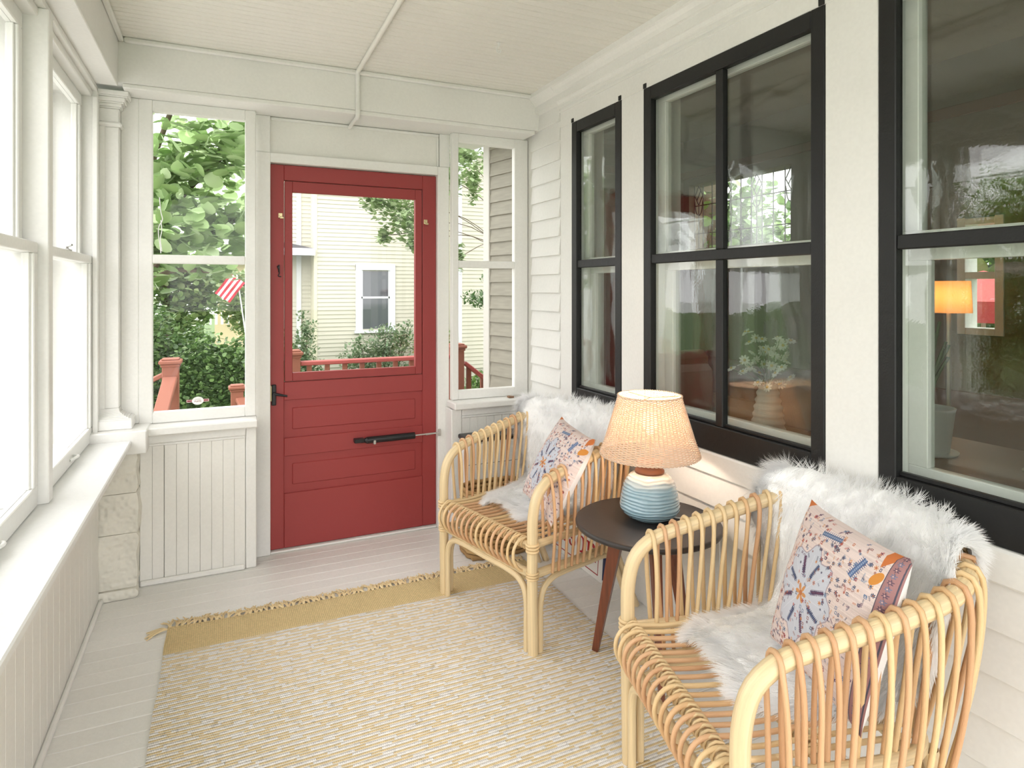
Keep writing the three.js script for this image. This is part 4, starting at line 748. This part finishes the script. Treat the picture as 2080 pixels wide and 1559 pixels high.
  const drum = new THREE.CylinderGeometry(0.088, 0.095, 0.15, 40, 1, true); drum.translate(0, 1.29, 0);
  part('shade', drum, M({ color: lin(0.8, 0.5, 0.22), roughness: 0.9, transmission: 0.45, thickness: 0 }), fp);
  part('bulb', new THREE.SphereGeometry(0.022, 16, 12).translate(0, 1.29, 0), M({ color: lin(1, 0.9, 0.8), emissive: lin(1, 0.6, 0.28), emissiveIntensity: 0.5 }), fp);
  const l2 = new THREE.PointLight(lin(1, 0.58, 0.28), 0.10); l2.position.set(0, 1.29, 0); l2.castShadow = true; fp.add(l2);
  const sb = thing('sideboard', 'low wooden sideboard inside behind the near black window', 'sideboard', { at: [2.35, 0.06, -1.02] });
  part('cabinet', boxGeo(-0.24, 0.24, 0.04, 0.72, -0.55, 0.55, 0.005), walnut, sb); part('top_board', boxGeo(-0.26, 0.26, 0.72, 0.75, -0.58, 0.58, 0.005), walnut, sb); for (const q of [-0.27, 0.27]) part('door_panel', boxGeo(-0.245, -0.239, 0.10, 0.66, q - 0.25, q + 0.25, 0.002), oak, sb);
  const pt = thing('planter', 'white ribbed planter on the sideboard inside the near black window', 'planter', { at: [2.28, 0.811, -1.42] });
  part('pot', lathe([[0, 0], [0.055, 0], [0.062, 0.01], [0.078, 0.15], [0.082, 0.16], [0.074, 0.16], [0.07, 0.14], [0, 0.14]], 36), M({ color: lin(0.7, 0.7, 0.68), roughness: 0.4 }), pt); part('saucer', lathe([[0, -0.001], [0.085, -0.001], [0.09, 0.008], [0, 0.008]], 36), mat.sash, pt);
  const lf = []; for (let k = 0; k < 14; k++) { const a2 = k * 0.45, h = rr(0.18, 0.34); lf.push(tube([[0, 0.13, 0], [0.02 * Math.cos(a2), 0.13 + h * 0.6, 0.02 * Math.sin(a2)], [0.06 * Math.cos(a2), 0.13 + h, 0.06 * Math.sin(a2)]], 0.006, 8, 4)); }
  part('leaves', mergeGeometries(lf), stemM, pt);
  const cs = thing('candlestick', 'slim brass candlestick with a tall candle on the sideboard', 'candlestick', { at: [2.33, 0.811, -1.12] });
  part('stick', lathe([[0, 0], [0.035, 0], [0.035, 0.006], [0.012, 0.016], [0.006, 0.03], [0.010, 0.045], [0.005, 0.06], [0.009, 0.10], [0.005, 0.13], [0.012, 0.15], [0, 0.15]], 24), mat.brass, cs); part('candle', rod([0, 0.15, 0], [0, 0.40, 0], 0.010, 0.007), M({ color: lin(0.6, 0.5, 0.3), roughness: 0.6 }), cs);
}

// ================= OUTDOORS =================
const GY = -0.80;
{
  const lawn = M({ color: lin(0.13, 0.19, 0.07), roughness: 1, map: tex(256, (u, v) => { const k = 0.7 + 0.3 * n32(u, v) + 0.15 * (n128(u, v) - 0.5); return [235 * k, 250 * k, 220 * k]; }, true, 0.5) });
  const g = struct('ground', 'lawn around the house', 'ground');
  part('turf', boxGeo(-60, 60, GY - 0.2, GY, -60, 60, 0), lawn, g);
  part('footpath', boxGeo(-6, 1.3, GY, GY + 0.02, -10.7, -9.5, 0), M({ color: lin(0.42, 0.41, 0.38), roughness: 0.9 }), g);
  part('driveway', boxGeo(-8.2, -1.0, GY, GY + 0.03, -9.3, 14, 0), M({ color: lin(0.62, 0.61, 0.58), roughness: 0.9, map: paintMap }), g);
  // foundation under the porch and landing with railing
  const fd = struct('foundation', 'grey foundation under the porch', 'foundation');
  part('block', boxGeo(-0.68, 3.7, GY, -0.121, -4.36, ZN + 0.1, 0), M({ color: lin(0.3, 0.29, 0.28), roughness: 0.9 }), fd);
  const deck = M({ color: lin(0.36, 0.34, 0.31), roughness: 0.8 }), dk = struct('landing', 'wooden landing deck outside the red door', 'deck');
  for (let i = 0; i < 12; i++) part('plank', boxGeo(-0.42, 1.92, -0.05, -0.02, -3.66 - (i + 1) * 0.118, -3.66 - i * 0.118 - 0.006, 0.003), deck, dk);
  part('skirt', boxGeo(-0.40, 1.90, GY, -0.051, -5.08, -4.40, 0), deck, dk);
  const barn = M({ color: lin(0.30, 0.105, 0.065), roughness: 0.7, map: paintMap }), cap = M({ color: lin(0.42, 0.09, 0.08), roughness: 0.55 });
  const newel = (t, x, z, yb, yt) => { const p = part('newel_post', boxGeo(x - 0.052, x + 0.052, yb, yt, z - 0.052, z + 0.052, 0.004), barn, t); part('post_cap', merge([boxGeo(x - 0.072, x + 0.072, yt, yt + 0.026, z - 0.072, z + 0.072, 0.006), boxGeo(x - 0.060, x + 0.060, yt - 0.02, yt, z - 0.06, z + 0.06, 0.004), boxGeo(x - 0.055, x + 0.055, yt + 0.026, yt + 0.038, z - 0.055, z + 0.055, 0.006)]), barn, p); };
  const rail = (t, A, B, w = 0.035, h = 0.032, m = cap) => { const a = V(...A), b = V(...B), L = a.distanceTo(b), bg = boxGeo(-w, w, -h, 0, 0, L, 0.006); const o = part('handrail', bg, m, t, 'red painted handrail'); o.position.copy(a); o.lookAt(b); return o; };
  const r1 = thing('railing', 'red-brown railing with balusters seen through the door glass', 'railing');
  newel(r1, 0.49, -5.0, -0.05, 0.892); newel(r1, 1.79, -5.0, -0.05, 0.892); rail(r1, [0.542, 0.842, -5.0], [1.738, 0.842, -5.0]);
  part('bottom_rail', boxGeo(0.542, 1.738, 0.10, 0.14, -5.02, -4.98, 0.003), barn, r1);
  for (let i = 0; i < 9; i++) { const x = 0.61 + i * 0.1325; part('baluster', boxGeo(x - 0.018, x + 0.018, 0.14, 0.81, -5.018, -4.982, 0.003), barn, r1); }
  const r2 = thing('railing', 'red stair railing sloping down past the narrow sidelight', 'railing');
  rail(r2, [1.868, 0.78, -5.0], [2.75, 0.09, -5.0]); for (let i = 0; i < 7; i++) { const x = 1.90 + i * 0.125, y = 0.80 - (x - 1.843) * 0.783 - 0.03; part('baluster', boxGeo(x - 0.018, x + 0.018, y - 0.75, y, -5.018, -4.982, 0.003), barn, r2); } newel(r2, 2.80, -5.0, GY, 0.15);
  const r3 = thing('railing', 'red-brown newel post and stair rail outside the left sidelight', 'railing');
  newel(r3, -0.318, -5.05, -0.05, 0.862); rail(r3, [-0.318, 0.78, -4.99], [-0.40, 0.36, -4.35], 0.045, 0.04, barn); for (const s of [0.25, 0.6, 0.92]) { const x = -0.318 - 0.082 * s, y = 0.78 - 0.42 * s - 0.04, z = -4.99 + 0.64 * s; part('baluster', boxGeo(x - 0.018, x + 0.018, -0.05, y, z - 0.018, z + 0.018, 0.003), barn, r3); }
  rail(r3, [-0.37, 0.80, -5.05], [-1.2, 0.40, -5.05], 0.035, 0.03, barn);
  const r4 = thing('railing', 'low red-brown newel post with a sloping rail before the hedge', 'railing');
  newel(r4, 0.135, -6.2, GY, 0.49); rail(r4, [0.16, 0.42, -6.15], [0.36, 0.06, -5.55], 0.04, 0.035, barn);
}
// own house beyond the porch: tan lap siding with a corner board
{
  const tan = M({ color: lin(0.31, 0.295, 0.245), roughness: 0.6, map: tex(256, (u, v) => { const k = 0.92 + 0.08 * n32(u * 0.15, v); return [255 * k, 254 * k, 250 * k]; }, true, 3) }), s = struct('wall_siding', 'tan lap siding of the house beyond the narrow sidelight', 'wall');
  const L = 0.60;
  s.position.set(1.90, 0, -3.63); s.rotation.y = 0.2219;   // local -z runs along the wall, away from the porch
  const lap = (y) => sweepZ([[0.02, y], [-0.006, y], [-0.006, y + 0.004], [0.006, y + 0.1], [0.02, y + 0.1]], -L, 0.0);
  for (let k = 0; k < 34; k++) part('lap_board', lap(-0.75 + k * 0.095), tan, s);
  part('corner_board', boxGeo(-0.012, 0.06, -0.75, 2.6, -L - 0.075, -L, 0.004), M({ color: lin(0.60, 0.59, 0.54), roughness: 0.5 }), s);
  part('sheathing', boxGeo(0.02, 0.06, -0.75, 2.6, -L, 0.0, 0), tan, s);
  part('soffit', boxGeo(-0.35, 0.06, 2.45, 2.5, -L - 0.3, 0, 0), mat.trim, s);
}
// neighbour's yellow house
{
  const yel = M({ color: lin(0.60, 0.58, 0.48), roughness: 0.7 }), wh = M({ color: lin(0.74, 0.76, 0.78), roughness: 0.6 }), shingle = M({ color: lin(0.16, 0.155, 0.16), roughness: 1, map: tex(128, (u, v) => 255 * (0.7 + 0.3 * n128(u, v)), true, 2) });
  const h = thing('neighbour_house', 'pale yellow clapboard house seen through the door glass', 'house', { at: [0, GY, -14] });
  const D = GY; // local y = world y - GY
  const siding = (x0, x1, y0, y1, z, top) => { const list = []; for (let y = y0; y < y1 - 0.01; y += 0.088) { const yt = Math.min(y + 0.088, y1), xe = top ? top(y) : null, a = xe ? xe[0] : x0, b = xe ? xe[1] : x1; if (b - a < 0.05) continue; const s = new THREE.Shape([new THREE.Vector2(z, y), new THREE.Vector2(z + 0.016, y), new THREE.Vector2(z + 0.002, yt), new THREE.Vector2(z, yt)]); const g = new THREE.ExtrudeGeometry(s, { depth: b - a, bevelEnabled: false }); g.rotateY(Math.PI / 2); g.scale(1, 1, -1); g.rotateY(0); list.push(mirrorX(g, a)); } return merge(list); };
  function mirrorX(g, a) { const p = g.attributes.position; for (let i = 0; i < p.count; i++) { const X = p.getX(i), Zq = p.getZ(i); p.setXYZ(i, X + a, p.getY(i), Zq); } g.computeVertexNormals(); return g; }
  // main wall, left bay and right gabled wing
  const add = (n, g, m) => part(n, g, m, h);
  const sd = add('siding', siding(1.86, 5.06, 0.40, 6.2, 0), yel); sd.userData.kind = 'stuff';
  const sd2 = add('siding', siding(0.9, 1.80, 0.40, 6.2, -0.5), yel); sd2.userData.kind = 'stuff';
  add('wall_core', boxGeo(0.6, 5.1, 0, 6.2, -3, -0.52, 0), yel); add('wall_core', boxGeo(1.82, 5.08, 0, 6.2, -0.6, -0.001, 0), yel);
  add('corner_board', boxGeo(1.80, 1.87, 0.4, 6.2, -0.5, 0.03, 0.004), M({ color: lin(0.68, 0.65, 0.50), roughness: 0.7 })); add('corner_board', boxGeo(1.50, 1.60, 0.4, 6.2, -0.49, -0.46, 0.004), wh);
  add('porch_roof', new THREE.ExtrudeGeometry(new THREE.Shape([[0.2, 2.90], [1.80, 2.90], [1.80, 3.03], [1.35, 3.12], [0.2, 3.25]].map((p) => new THREE.Vector2(...p))), { depth: 0.6, bevelEnabled: false }).translate(0, 0, -0.45), shingle); add('porch_fascia', boxGeo(0.2, 1.81, 2.88, 3.03, 0.15, 0.18, 0.004), wh);
  add('foundation', boxGeo(0.6, 7.6, 0, 0.40, -2.9, 0.0, 0), M({ color: lin(0.26, 0.26, 0.26), roughness: 0.9 }));
  const rake = (y) => { const t = (y - 4.70) / 0.964; return [y < 4.70 ? 4.86 : 4.86 + t, 7.4]; };
  const sd3 = add('siding', siding(4.86, 7.4, 0.40, 6.4, 0.7, rake), yel); sd3.userData.kind = 'stuff'; add('wall_core', boxGeo(4.84, 7.4, 0, 4.5, -1, 0.69, 0), yel);
  add('corner_board', boxGeo(4.80, 4.885, 0.4, 4.7, 0.60, 0.73, 0.004), wh);
  const rk = part('rake_board', boxGeo(0, 3.2, 0, 0.20, -0.05, 0.05, 0.004), wh, h); rk.position.set(4.55, 4.50, 0.78); rk.rotation.z = 0.77;
  const rf = part('wing_roof', boxGeo(0, 3.4, 0.2, 0.26, -2.5, 0.06, 0), shingle, h); rf.position.set(4.42, 4.40, 0.80); rf.rotation.z = 0.77;
  // window
  const w0 = 2.678, w1 = 3.551, wy0 = 0.47 - D, wy1 = 1.912 - D;
  const wn = part('window', boxGeo(w0, w0 + 0.12, wy0, wy1, 0.012, 0.05, 0.004), wh, h); part('casing', boxGeo(w1 - 0.12, w1, wy0, wy1, 0.012, 0.05, 0.004), wh, wn); part('casing', boxGeo(w0, w1, wy1 - 0.12, wy1 + 0.02, 0.013, 0.052, 0.004), wh, wn); part('window_sill', boxGeo(w0 - 0.03, w1 + 0.03, wy0 - 0.06, wy0, 0.012, 0.09, 0.004), wh, wn);
  const wg = M({ color: lin(0.10, 0.11, 0.12), roughness: 0.05, specularIntensity: 1 });
  part('upper_pane', boxGeo(w0 + 0.15, w1 - 0.15, (wy0 + wy1) / 2, wy1 - 0.14, 0.005, 0.020, 0), wg, wn); part('lower_pane', boxGeo(w0 + 0.15, w1 - 0.15, wy0 + 0.03, (wy0 + wy1) / 2 - 0.02, 0.005, 0.020, 0), wg, wn);
  part('meeting_rail', boxGeo(w0 + 0.12, w1 - 0.12, (wy0 + wy1) / 2 - 0.025, (wy0 + wy1) / 2 + 0.02, 0.012, 0.03, 0.003), wh, wn); for (const x of [w0 + 0.12, w1 - 0.155]) part('sash_stile', boxGeo(x, x + 0.035, wy0, wy1 - 0.12, 0.012, 0.03, 0.003), wh, wn);
}
// white neighbour to the left, behind the left windows
{
  const h = thing('garage', 'white clapboard garage glimpsed through the left windows', 'garage', { at: [-4.2, GY, -12] }), wh = M({ color: lin(0.80, 0.81, 0.82), roughness: 0.7 });
  part('body', boxGeo(-2.2, 2.0, 0, 3.4, -3, 0, 0), wh, h); const list = []; for (let y = 0.1; y < 3.3; y += 0.13) list.push(boxGeo(-2.2, 2.0, y, y + 0.12, 0.0, 0.018, 0.004)); const sd = part('siding', merge(list), wh, h); sd.userData.kind = 'stuff';
  part('corner_board', boxGeo(1.9, 2.02, 0, 3.4, 0.018, 0.05, 0.003), wh, h); part('roof', new THREE.ExtrudeGeometry(new THREE.Shape([[-2.5, 3.35], [2.3, 3.35], [-0.1, 4.7]].map((p) => new THREE.Vector2(...p))), { depth: 3.4, bevelEnabled: false }).translate(0, 0, -3.2), M({ color: lin(0.5, 0.5, 0.5), roughness: 0.9 }), h);
}
// ---------- plants ----------
const leafGeo = (() => { const O = [[0, 0], [-0.22, 0.05], [-0.40, 0.24], [-0.42, 0.46], [-0.28, 0.74], [0, 1], [0.28, 0.74], [0.42, 0.46], [0.40, 0.24], [0.22, 0.05]], P = [[0, 0.42, -0.06]], I = []; O.forEach(([x, y], k) => { P.push([x, y, 0.25 * x * x + (y > 0.8 ? -0.05 : 0)]); I.push(0, 1 + (k + 1) % 10, 1 + k); }); const g = new THREE.BufferGeometry(); g.setAttribute('position', new THREE.Float32BufferAttribute(P.flat(), 3)); g.setIndex(I); g.computeVertexNormals(); return g; })();
const leafMat = M({ color: lin(1, 1, 1), roughness: 0.55, transmission: 0.4, thickness: 0 });
const bark = M({ color: lin(0.12, 0.09, 0.06), roughness: 1 });
function foliage(parent, spots, count, size, tint, o = {}) {
  const m = new THREE.InstancedMesh(leafGeo, leafMat, count); m.name = 'foliage'; m.userData.kind = 'stuff'; m.castShadow = m.receiveShadow = true;
  const wt = (s) => o.even ? Math.sqrt(s[3] * s[4]) : s[3] * s[4] * s[5], tot = spots.reduce((a, s) => a + wt(s), 0), Mx = new THREE.Matrix4(), q = new THREE.Quaternion(), e = new THREE.Euler(), col = new THREE.Color(); let k = 0;
  spots.forEach((s, si) => {
    const n = si === spots.length - 1 ? count - k : Math.round(count * wt(s) / tot);
    for (let i = 0; i < n && k < count; i++, k++) {
      const th = rr(0, 6.2832), ph = Math.acos(rr(-1, 1)), r = Math.pow(rnd(), o.fill ?? 0.55), d = V(Math.sin(ph) * Math.cos(th), Math.cos(ph), Math.sin(ph) * Math.sin(th));
      const p = V(s[0] + d.x * r * s[3], s[1] + d.y * r * s[4], s[2] + d.z * r * s[5]); if (o.minY !== undefined && p.y < o.minY) p.y = o.minY + rr(0, 0.2);
      e.set(rr(-1.9, -0.2) + (o.droop ?? 0), rr(0, 6.28), rr(-0.8, 0.8), 'YXZ'); q.setFromEuler(e); const L = size * rr(0.65, 1.25);
      Mx.compose(p, q, V(L * (o.wide ?? 1), L, L)); m.setMatrixAt(k, Mx); const t = tint[Math.floor(rnd() * tint.length)], v = rr(0.8, 1.2); m.setColorAt(k, col.setRGB(t[0] * v, t[1] * v, t[2] * v));
    }
  });
  parent.add(m); return m;
}
const greens = [[0.15, 0.27, 0.06], [0.10, 0.21, 0.045], [0.22, 0.36, 0.09], [0.28, 0.42, 0.15]], deep = [[0.07, 0.16, 0.04], [0.10, 0.21, 0.06], [0.15, 0.27, 0.08]], bluish = [[0.22, 0.31, 0.17], [0.15, 0.25, 0.12], [0.30, 0.38, 0.22]];
function tree(name, label, at, trunkH, tr, spots, count, size, tint, o = {}) {
  const t = thing(name, label, o.cat ?? 'tree', o.group ? { group: o.group } : {}); t.position.set(...at);
  part('trunk', tube([[0, 0, 0], [tr * 0.6, trunkH * 0.4, 0], [0, trunkH, 0]], tr, 12, 8), bark, t);
  const list = spots.map((s) => tube([[0, trunkH * 0.75, 0], [s[0] * 0.5, trunkH * 0.4 + s[1] * 0.55, s[2] * 0.5], [s[0], s[1], s[2]]], tr * (o.twig ?? 0.28), 10, 5)); part('branches', mergeGeometries(list), bark, t);
  foliage(t, spots, count, size, tint, o); return t;
}
tree('broadleaf_tree', 'broad-leaved tree filling the upper left sidelight', [-0.92, GY, -7.4], 2.6, 0.09, [[0.5, 3.2, 0.7, 0.45, 0.5, 0.5], [1.0, 3.5, 0.9, 0.42, 0.45, 0.5], [0.75, 2.7, 0.8, 0.5, 0.42, 0.4], [0.35, 2.55, 0.9, 0.28, 0.5, 0.4], [1.05, 2.85, 0.7, 0.30, 0.30, 0.4], [0.6, 4.2, 0.6, 0.6, 0.5, 0.6], [0.85, 2.35, 1.0, 0.32, 0.16, 0.3]], 1800, 0.145, [[0.30, 0.44, 0.17], [0.22, 0.35, 0.12], [0.38, 0.53, 0.24], [0.46, 0.60, 0.32]], { wide: 1.15, fill: 0.7 });
tree('birch_tree', 'light green birch with hanging twigs before the yellow house', [3.7, GY, -7.8], 3.4, 0.10, [[-1.95, 3.12, 0.8, 0.30, 0.26, 0.3], [-1.78, 2.92, 0.8, 0.22, 0.25, 0.25], [-2.18, 3.18, 0.8, 0.16, 0.14, 0.2], [-2.05, 2.78, 0.8, 0.07, 0.12, 0.1], [-1.72, 2.70, 0.8, 0.06, 0.12, 0.1], [-1.35, 3.5, 0.8, 0.5, 0.3, 0.4], [-1.10, 3.75, 0.8, 0.16, 0.12, 0.2], [-0.98, 3.45, 0.8, 0.06, 0.30, 0.1], [-1.17, 2.55, 0.8, 0.06, 0.22, 0.1], [-0.3, 4.0, 0, 0.6, 0.5, 0.6]], 3400, 0.06, [[0.36, 0.48, 0.24], [0.28, 0.40, 0.17], [0.44, 0.54, 0.32]], { droop: -0.6, fill: 0.7, twig: 0.05, even: true });
tree('conifer', 'small conifer sprays against the yellow wing', [3.15, GY, -7.0], 2.1, 0.05, [[-0.35, 2.05, 0, 0.26, 0.11, 0.2], [-0.25, 2.30, 0.1, 0.16, 0.06, 0.15], [-0.1, 2.6, 0, 0.16, 0.05, 0.15], [0.0, 1.45, 0, 0.14, 0.08, 0.15], [0.2, 2.3, -0.2, 0.3, 0.4, 0.3]], 2400, 0.05, deep, { wide: 0.6 });
{
  const hd = thing('hedge', 'clipped green hedge beyond the footpath', 'hedge'); const sp = []; for (let i = 0; i < 9; i++) sp.push([-1.15 + i * 0.26, -0.1 + rr(-0.1, 0.15), -11.4 + rr(-0.1, 0.1), 0.34, 0.78, 0.32]);
  sp.push([-0.95, 0.55, -11.4, 0.4, 0.65, 0.3]); foliage(hd, sp, 12000, 0.075, [[0.10, 0.20, 0.05], [0.16, 0.28, 0.08], [0.22, 0.36, 0.11], [0.08, 0.16, 0.05]], { fill: 0.4, minY: GY + 0.25 });
  const st = []; for (let i = 0; i < 7; i++) st.push(rod([-1 + i * 0.34, GY, -11.4], [-1 + i * 0.34, 0.2, -11.4], 0.03, 0.015, 6)); part('stems', mergeGeometries(st), bark, hd);
  const bush = (lab, at, sp2, n, size, tint) => { const t = thing('shrub', lab, 'shrub'); t.position.set(...at); const s2 = sp2.map((s) => rod([s[0] * 0.3, 0, 0], [s[0], s[1], s[2]], 0.015, 0.006, 5)); part('stems', mergeGeometries(s2), bark, t); foliage(t, sp2, n, size, tint, { fill: 0.7, wide: 0.7 }); };
  bush('feathery grey-green shrub under the yellow house window', [3.1, GY, -13.2], [[0, 0.85, 0, 0.6, 0.55, 0.35], [-0.55, 0.7, 0, 0.4, 0.45, 0.3], [0.4, 1.1, 0, 0.35, 0.4, 0.3], [0.55, 1.4, 0, 0.12, 0.18, 0.1], [0.05, 1.3, 0, 0.2, 0.2, 0.15], [-0.5, 1.1, 0, 0.12, 0.2, 0.1], [0, 0.35, 0, 0.9, 0.4, 0.4]], 4200, 0.075, bluish);
  bush('greenish-yellow shrub beside the feathery one', [4.15, GY, -13.1], [[0, 0.7, 0, 0.5, 0.55, 0.35], [0.2, 1.05, 0, 0.3, 0.35, 0.3], [0, 0.3, 0, 0.6, 0.35, 0.35]], 2600, 0.075, [[0.30, 0.30, 0.08], [0.18, 0.27, 0.08], [0.36, 0.33, 0.12]]);
  bush('loose shrub at the left corner of the yellow house', [1.45, GY, -13.0], [[0, 0.8, 0, 0.32, 0.6, 0.3], [0.1, 1.35, 0, 0.2, 0.3, 0.2], [0.15, 0.45, 0, 0.42, 0.4, 0.3], [0.0, 1.65, 0, 0.12, 0.15, 0.1]], 2300, 0.075, bluish);
  bush('bright low plants at the foot of the yellow wing', [5.3, GY, -12.4], [[0, 0.2, 0, 0.7, 0.25, 0.4]], 1200, 0.09, greens);
}
// tall maple whose crown roofs the yard between the houses
tree('maple_tree', 'tall maple spreading over the yard, its crown above the view', [7.6, GY, -8.6], 6.0, 0.22, [[-1.5, 7.2, 0, 2.2, 1.1, 2.0], [-4.0, 7.4, -0.3, 2.2, 1.0, 2.0], [-6.2, 7.2, 0.4, 2.0, 0.9, 1.8], [-2.8, 8.6, 0.5, 2.6, 1.0, 2.2], [-4.6, 6.6, -1.6, 1.8, 0.8, 1.4], [-1.8, 6.5, -1.6, 1.8, 0.8, 1.4]], 8200, 0.30, greens, {});
// trees on the left of the porch (mirrored in the black windows)
[[-10.5, -4.2, 'leafy tree left of the porch, mirrored in the middle window'], [-11.5, -7.6, 'leafy tree far left of the porch'], [-10.2, -0.8, 'leafy tree left of the porch beside the near window'], [-12, 3.2, 'leafy tree left of the porch behind the camera']].forEach(([x, z, lab], i) => tree('shade_tree', lab, [x, GY, z], 2.4, 0.16, [[0, 3.2, 0, 1.7, 1.3, 1.6], [1, 2.2, 0.5, 1.2, 0.9, 1.2], [-0.6, 2.0, -0.9, 1.3, 1.0, 1.2], [0.4, 1.3, 0.9, 1.1, 0.9, 1.0], [0.3, 0.9, -0.8, 1.1, 0.9, 1.1]], 5200, 0.2, greens, { group: 'trees left of the porch' }));
// trees behind the house, seen through the inner room
[[8.3, -8.8, 'tree outside the leaded window'], [8.6, -4.4, 'tree between the leaded window and the parasol'], [8.2, -1.2, 'tree behind the red parasol']].forEach(([x, z, lab]) => tree('garden_tree', lab, [x, GY, z], 2.2, 0.14, [[0, 3.0, 0, 1.3, 1.2, 1.6], [-0.5, 2.0, 0.6, 1.0, 0.9, 1.2], [-0.3, 1.9, -1.0, 1.0, 1.0, 1.2], [0, 1.0, 0, 1.0, 0.9, 1.5]], 4200, 0.18, greens, { group: 'trees behind the house' }));
{
  const u = thing('parasol', 'red garden parasol outside the inner room window', 'parasol', { at: [6.6, GY, -3.6] }); const rd = M({ color: lin(0.55, 0.05, 0.06), roughness: 0.8, transmission: 0.2, thickness: 0 });
  part('canopy', new THREE.ConeGeometry(1.0, 0.28, 8, 1, true).translate(0, 2.22, 0), rd, u); part('valance', new THREE.CylinderGeometry(1.0, 1.0, 0.18, 8, 1, true).translate(0, 1.99, 0), rd, u); part('pole', rod([0, 0, 0], [0, 2.35, 0], 0.02, 0.02), mat.sash, u);
}
// far background behind the hedge
{
  const far = thing('far_house', 'cream house with white porch railing beyond the hedge', 'house', { at: [0.2, GY, -26] }), cr = M({ color: lin(0.66, 0.56, 0.36), roughness: 0.8 }), wh = M({ color: lin(0.78, 0.79, 0.80), roughness: 0.7 });
  part('wall', boxGeo(-0.4, 4.5, 0, 3.1, -4, 0, 0), cr, far); part('roof', boxGeo(-0.7, 5, 3.1, 3.6, -4.2, 0.6, 0), M({ color: lin(0.4, 0.42, 0.43), roughness: 0.9 }), far);
  part('porch_wall', boxGeo(-1.6, -0.8, 0.9, 3.0, 0, 0.3, 0), wh, far); part('top_rail', boxGeo(-1.0, 1.6, 1.95, 2.03, 0.9, 0.98, 0), wh, far); for (let i = 0; i < 14; i++) part('baluster', boxGeo(-0.95 + i * 0.19, -0.87 + i * 0.19, 0.9, 1.95, 0.91, 0.97, 0), wh, far);
  const cv = document.createElement('canvas'); cv.width = 256; cv.height = 128; const c = cv.getContext('2d'); for (let k = 0; k < 7; k++) { c.fillStyle = k % 2 ? '#efe9ea' : '#c22a3c'; c.fillRect(0, k * 128 / 7, 256, 128 / 7 + 1); }
  const t = new THREE.CanvasTexture(cv); t.colorSpace = THREE.SRGBColorSpace; const g = new THREE.PlaneGeometry(0.62, 0.42, 14, 6), p = g.attributes.position; for (let i = 0; i < p.count; i++) p.setZ(i, 0.04 * Math.sin(p.getX(i) * 14 + p.getY(i) * 4)); g.computeVertexNormals();
  const f = thing('flag', 'red and white striped flag hanging beyond the hedge', 'flag', { at: [0.22, 1.40, -17.6] }); const cl = part('cloth', g, M({ map: t, roughness: 0.9 }), f); cl.rotation.z = 0.95; part('flagpole', rod([0.5, -2.2, -0.1], [0.16, 0.34, -0.02], 0.018, 0.015, 8), wh, f);
  tree('garden_tree', 'pale feathery tree before the cream house', [0.9, GY, -20], 1.8, 0.08, [[-0.5, 1.7, 0, 0.55, 0.5, 0.5], [-0.2, 2.3, 0, 0.5, 0.4, 0.5], [-0.9, 2.6, 0, 0.5, 0.5, 0.5], [-0.1, 1.2, 0, 0.7, 0.5, 0.5]], 2600, 0.13, [[0.36, 0.46, 0.20], [0.28, 0.40, 0.15], [0.42, 0.50, 0.28]]);
  tree('garden_tree', 'pale green tree beyond the hedge', [-1.3, GY, -19], 2.4, 0.12, [[0.2, 2.5, 0, 1.0, 1.0, 0.9], [0.9, 2.0, 0, 0.6, 0.7, 0.6], [0.2, 1.4, 0, 0.9, 0.8, 0.7]], 3600, 0.17, [[0.22, 0.34, 0.10], [0.14, 0.25, 0.07], [0.32, 0.42, 0.17]]);
}
renderer.render(scene, camera);
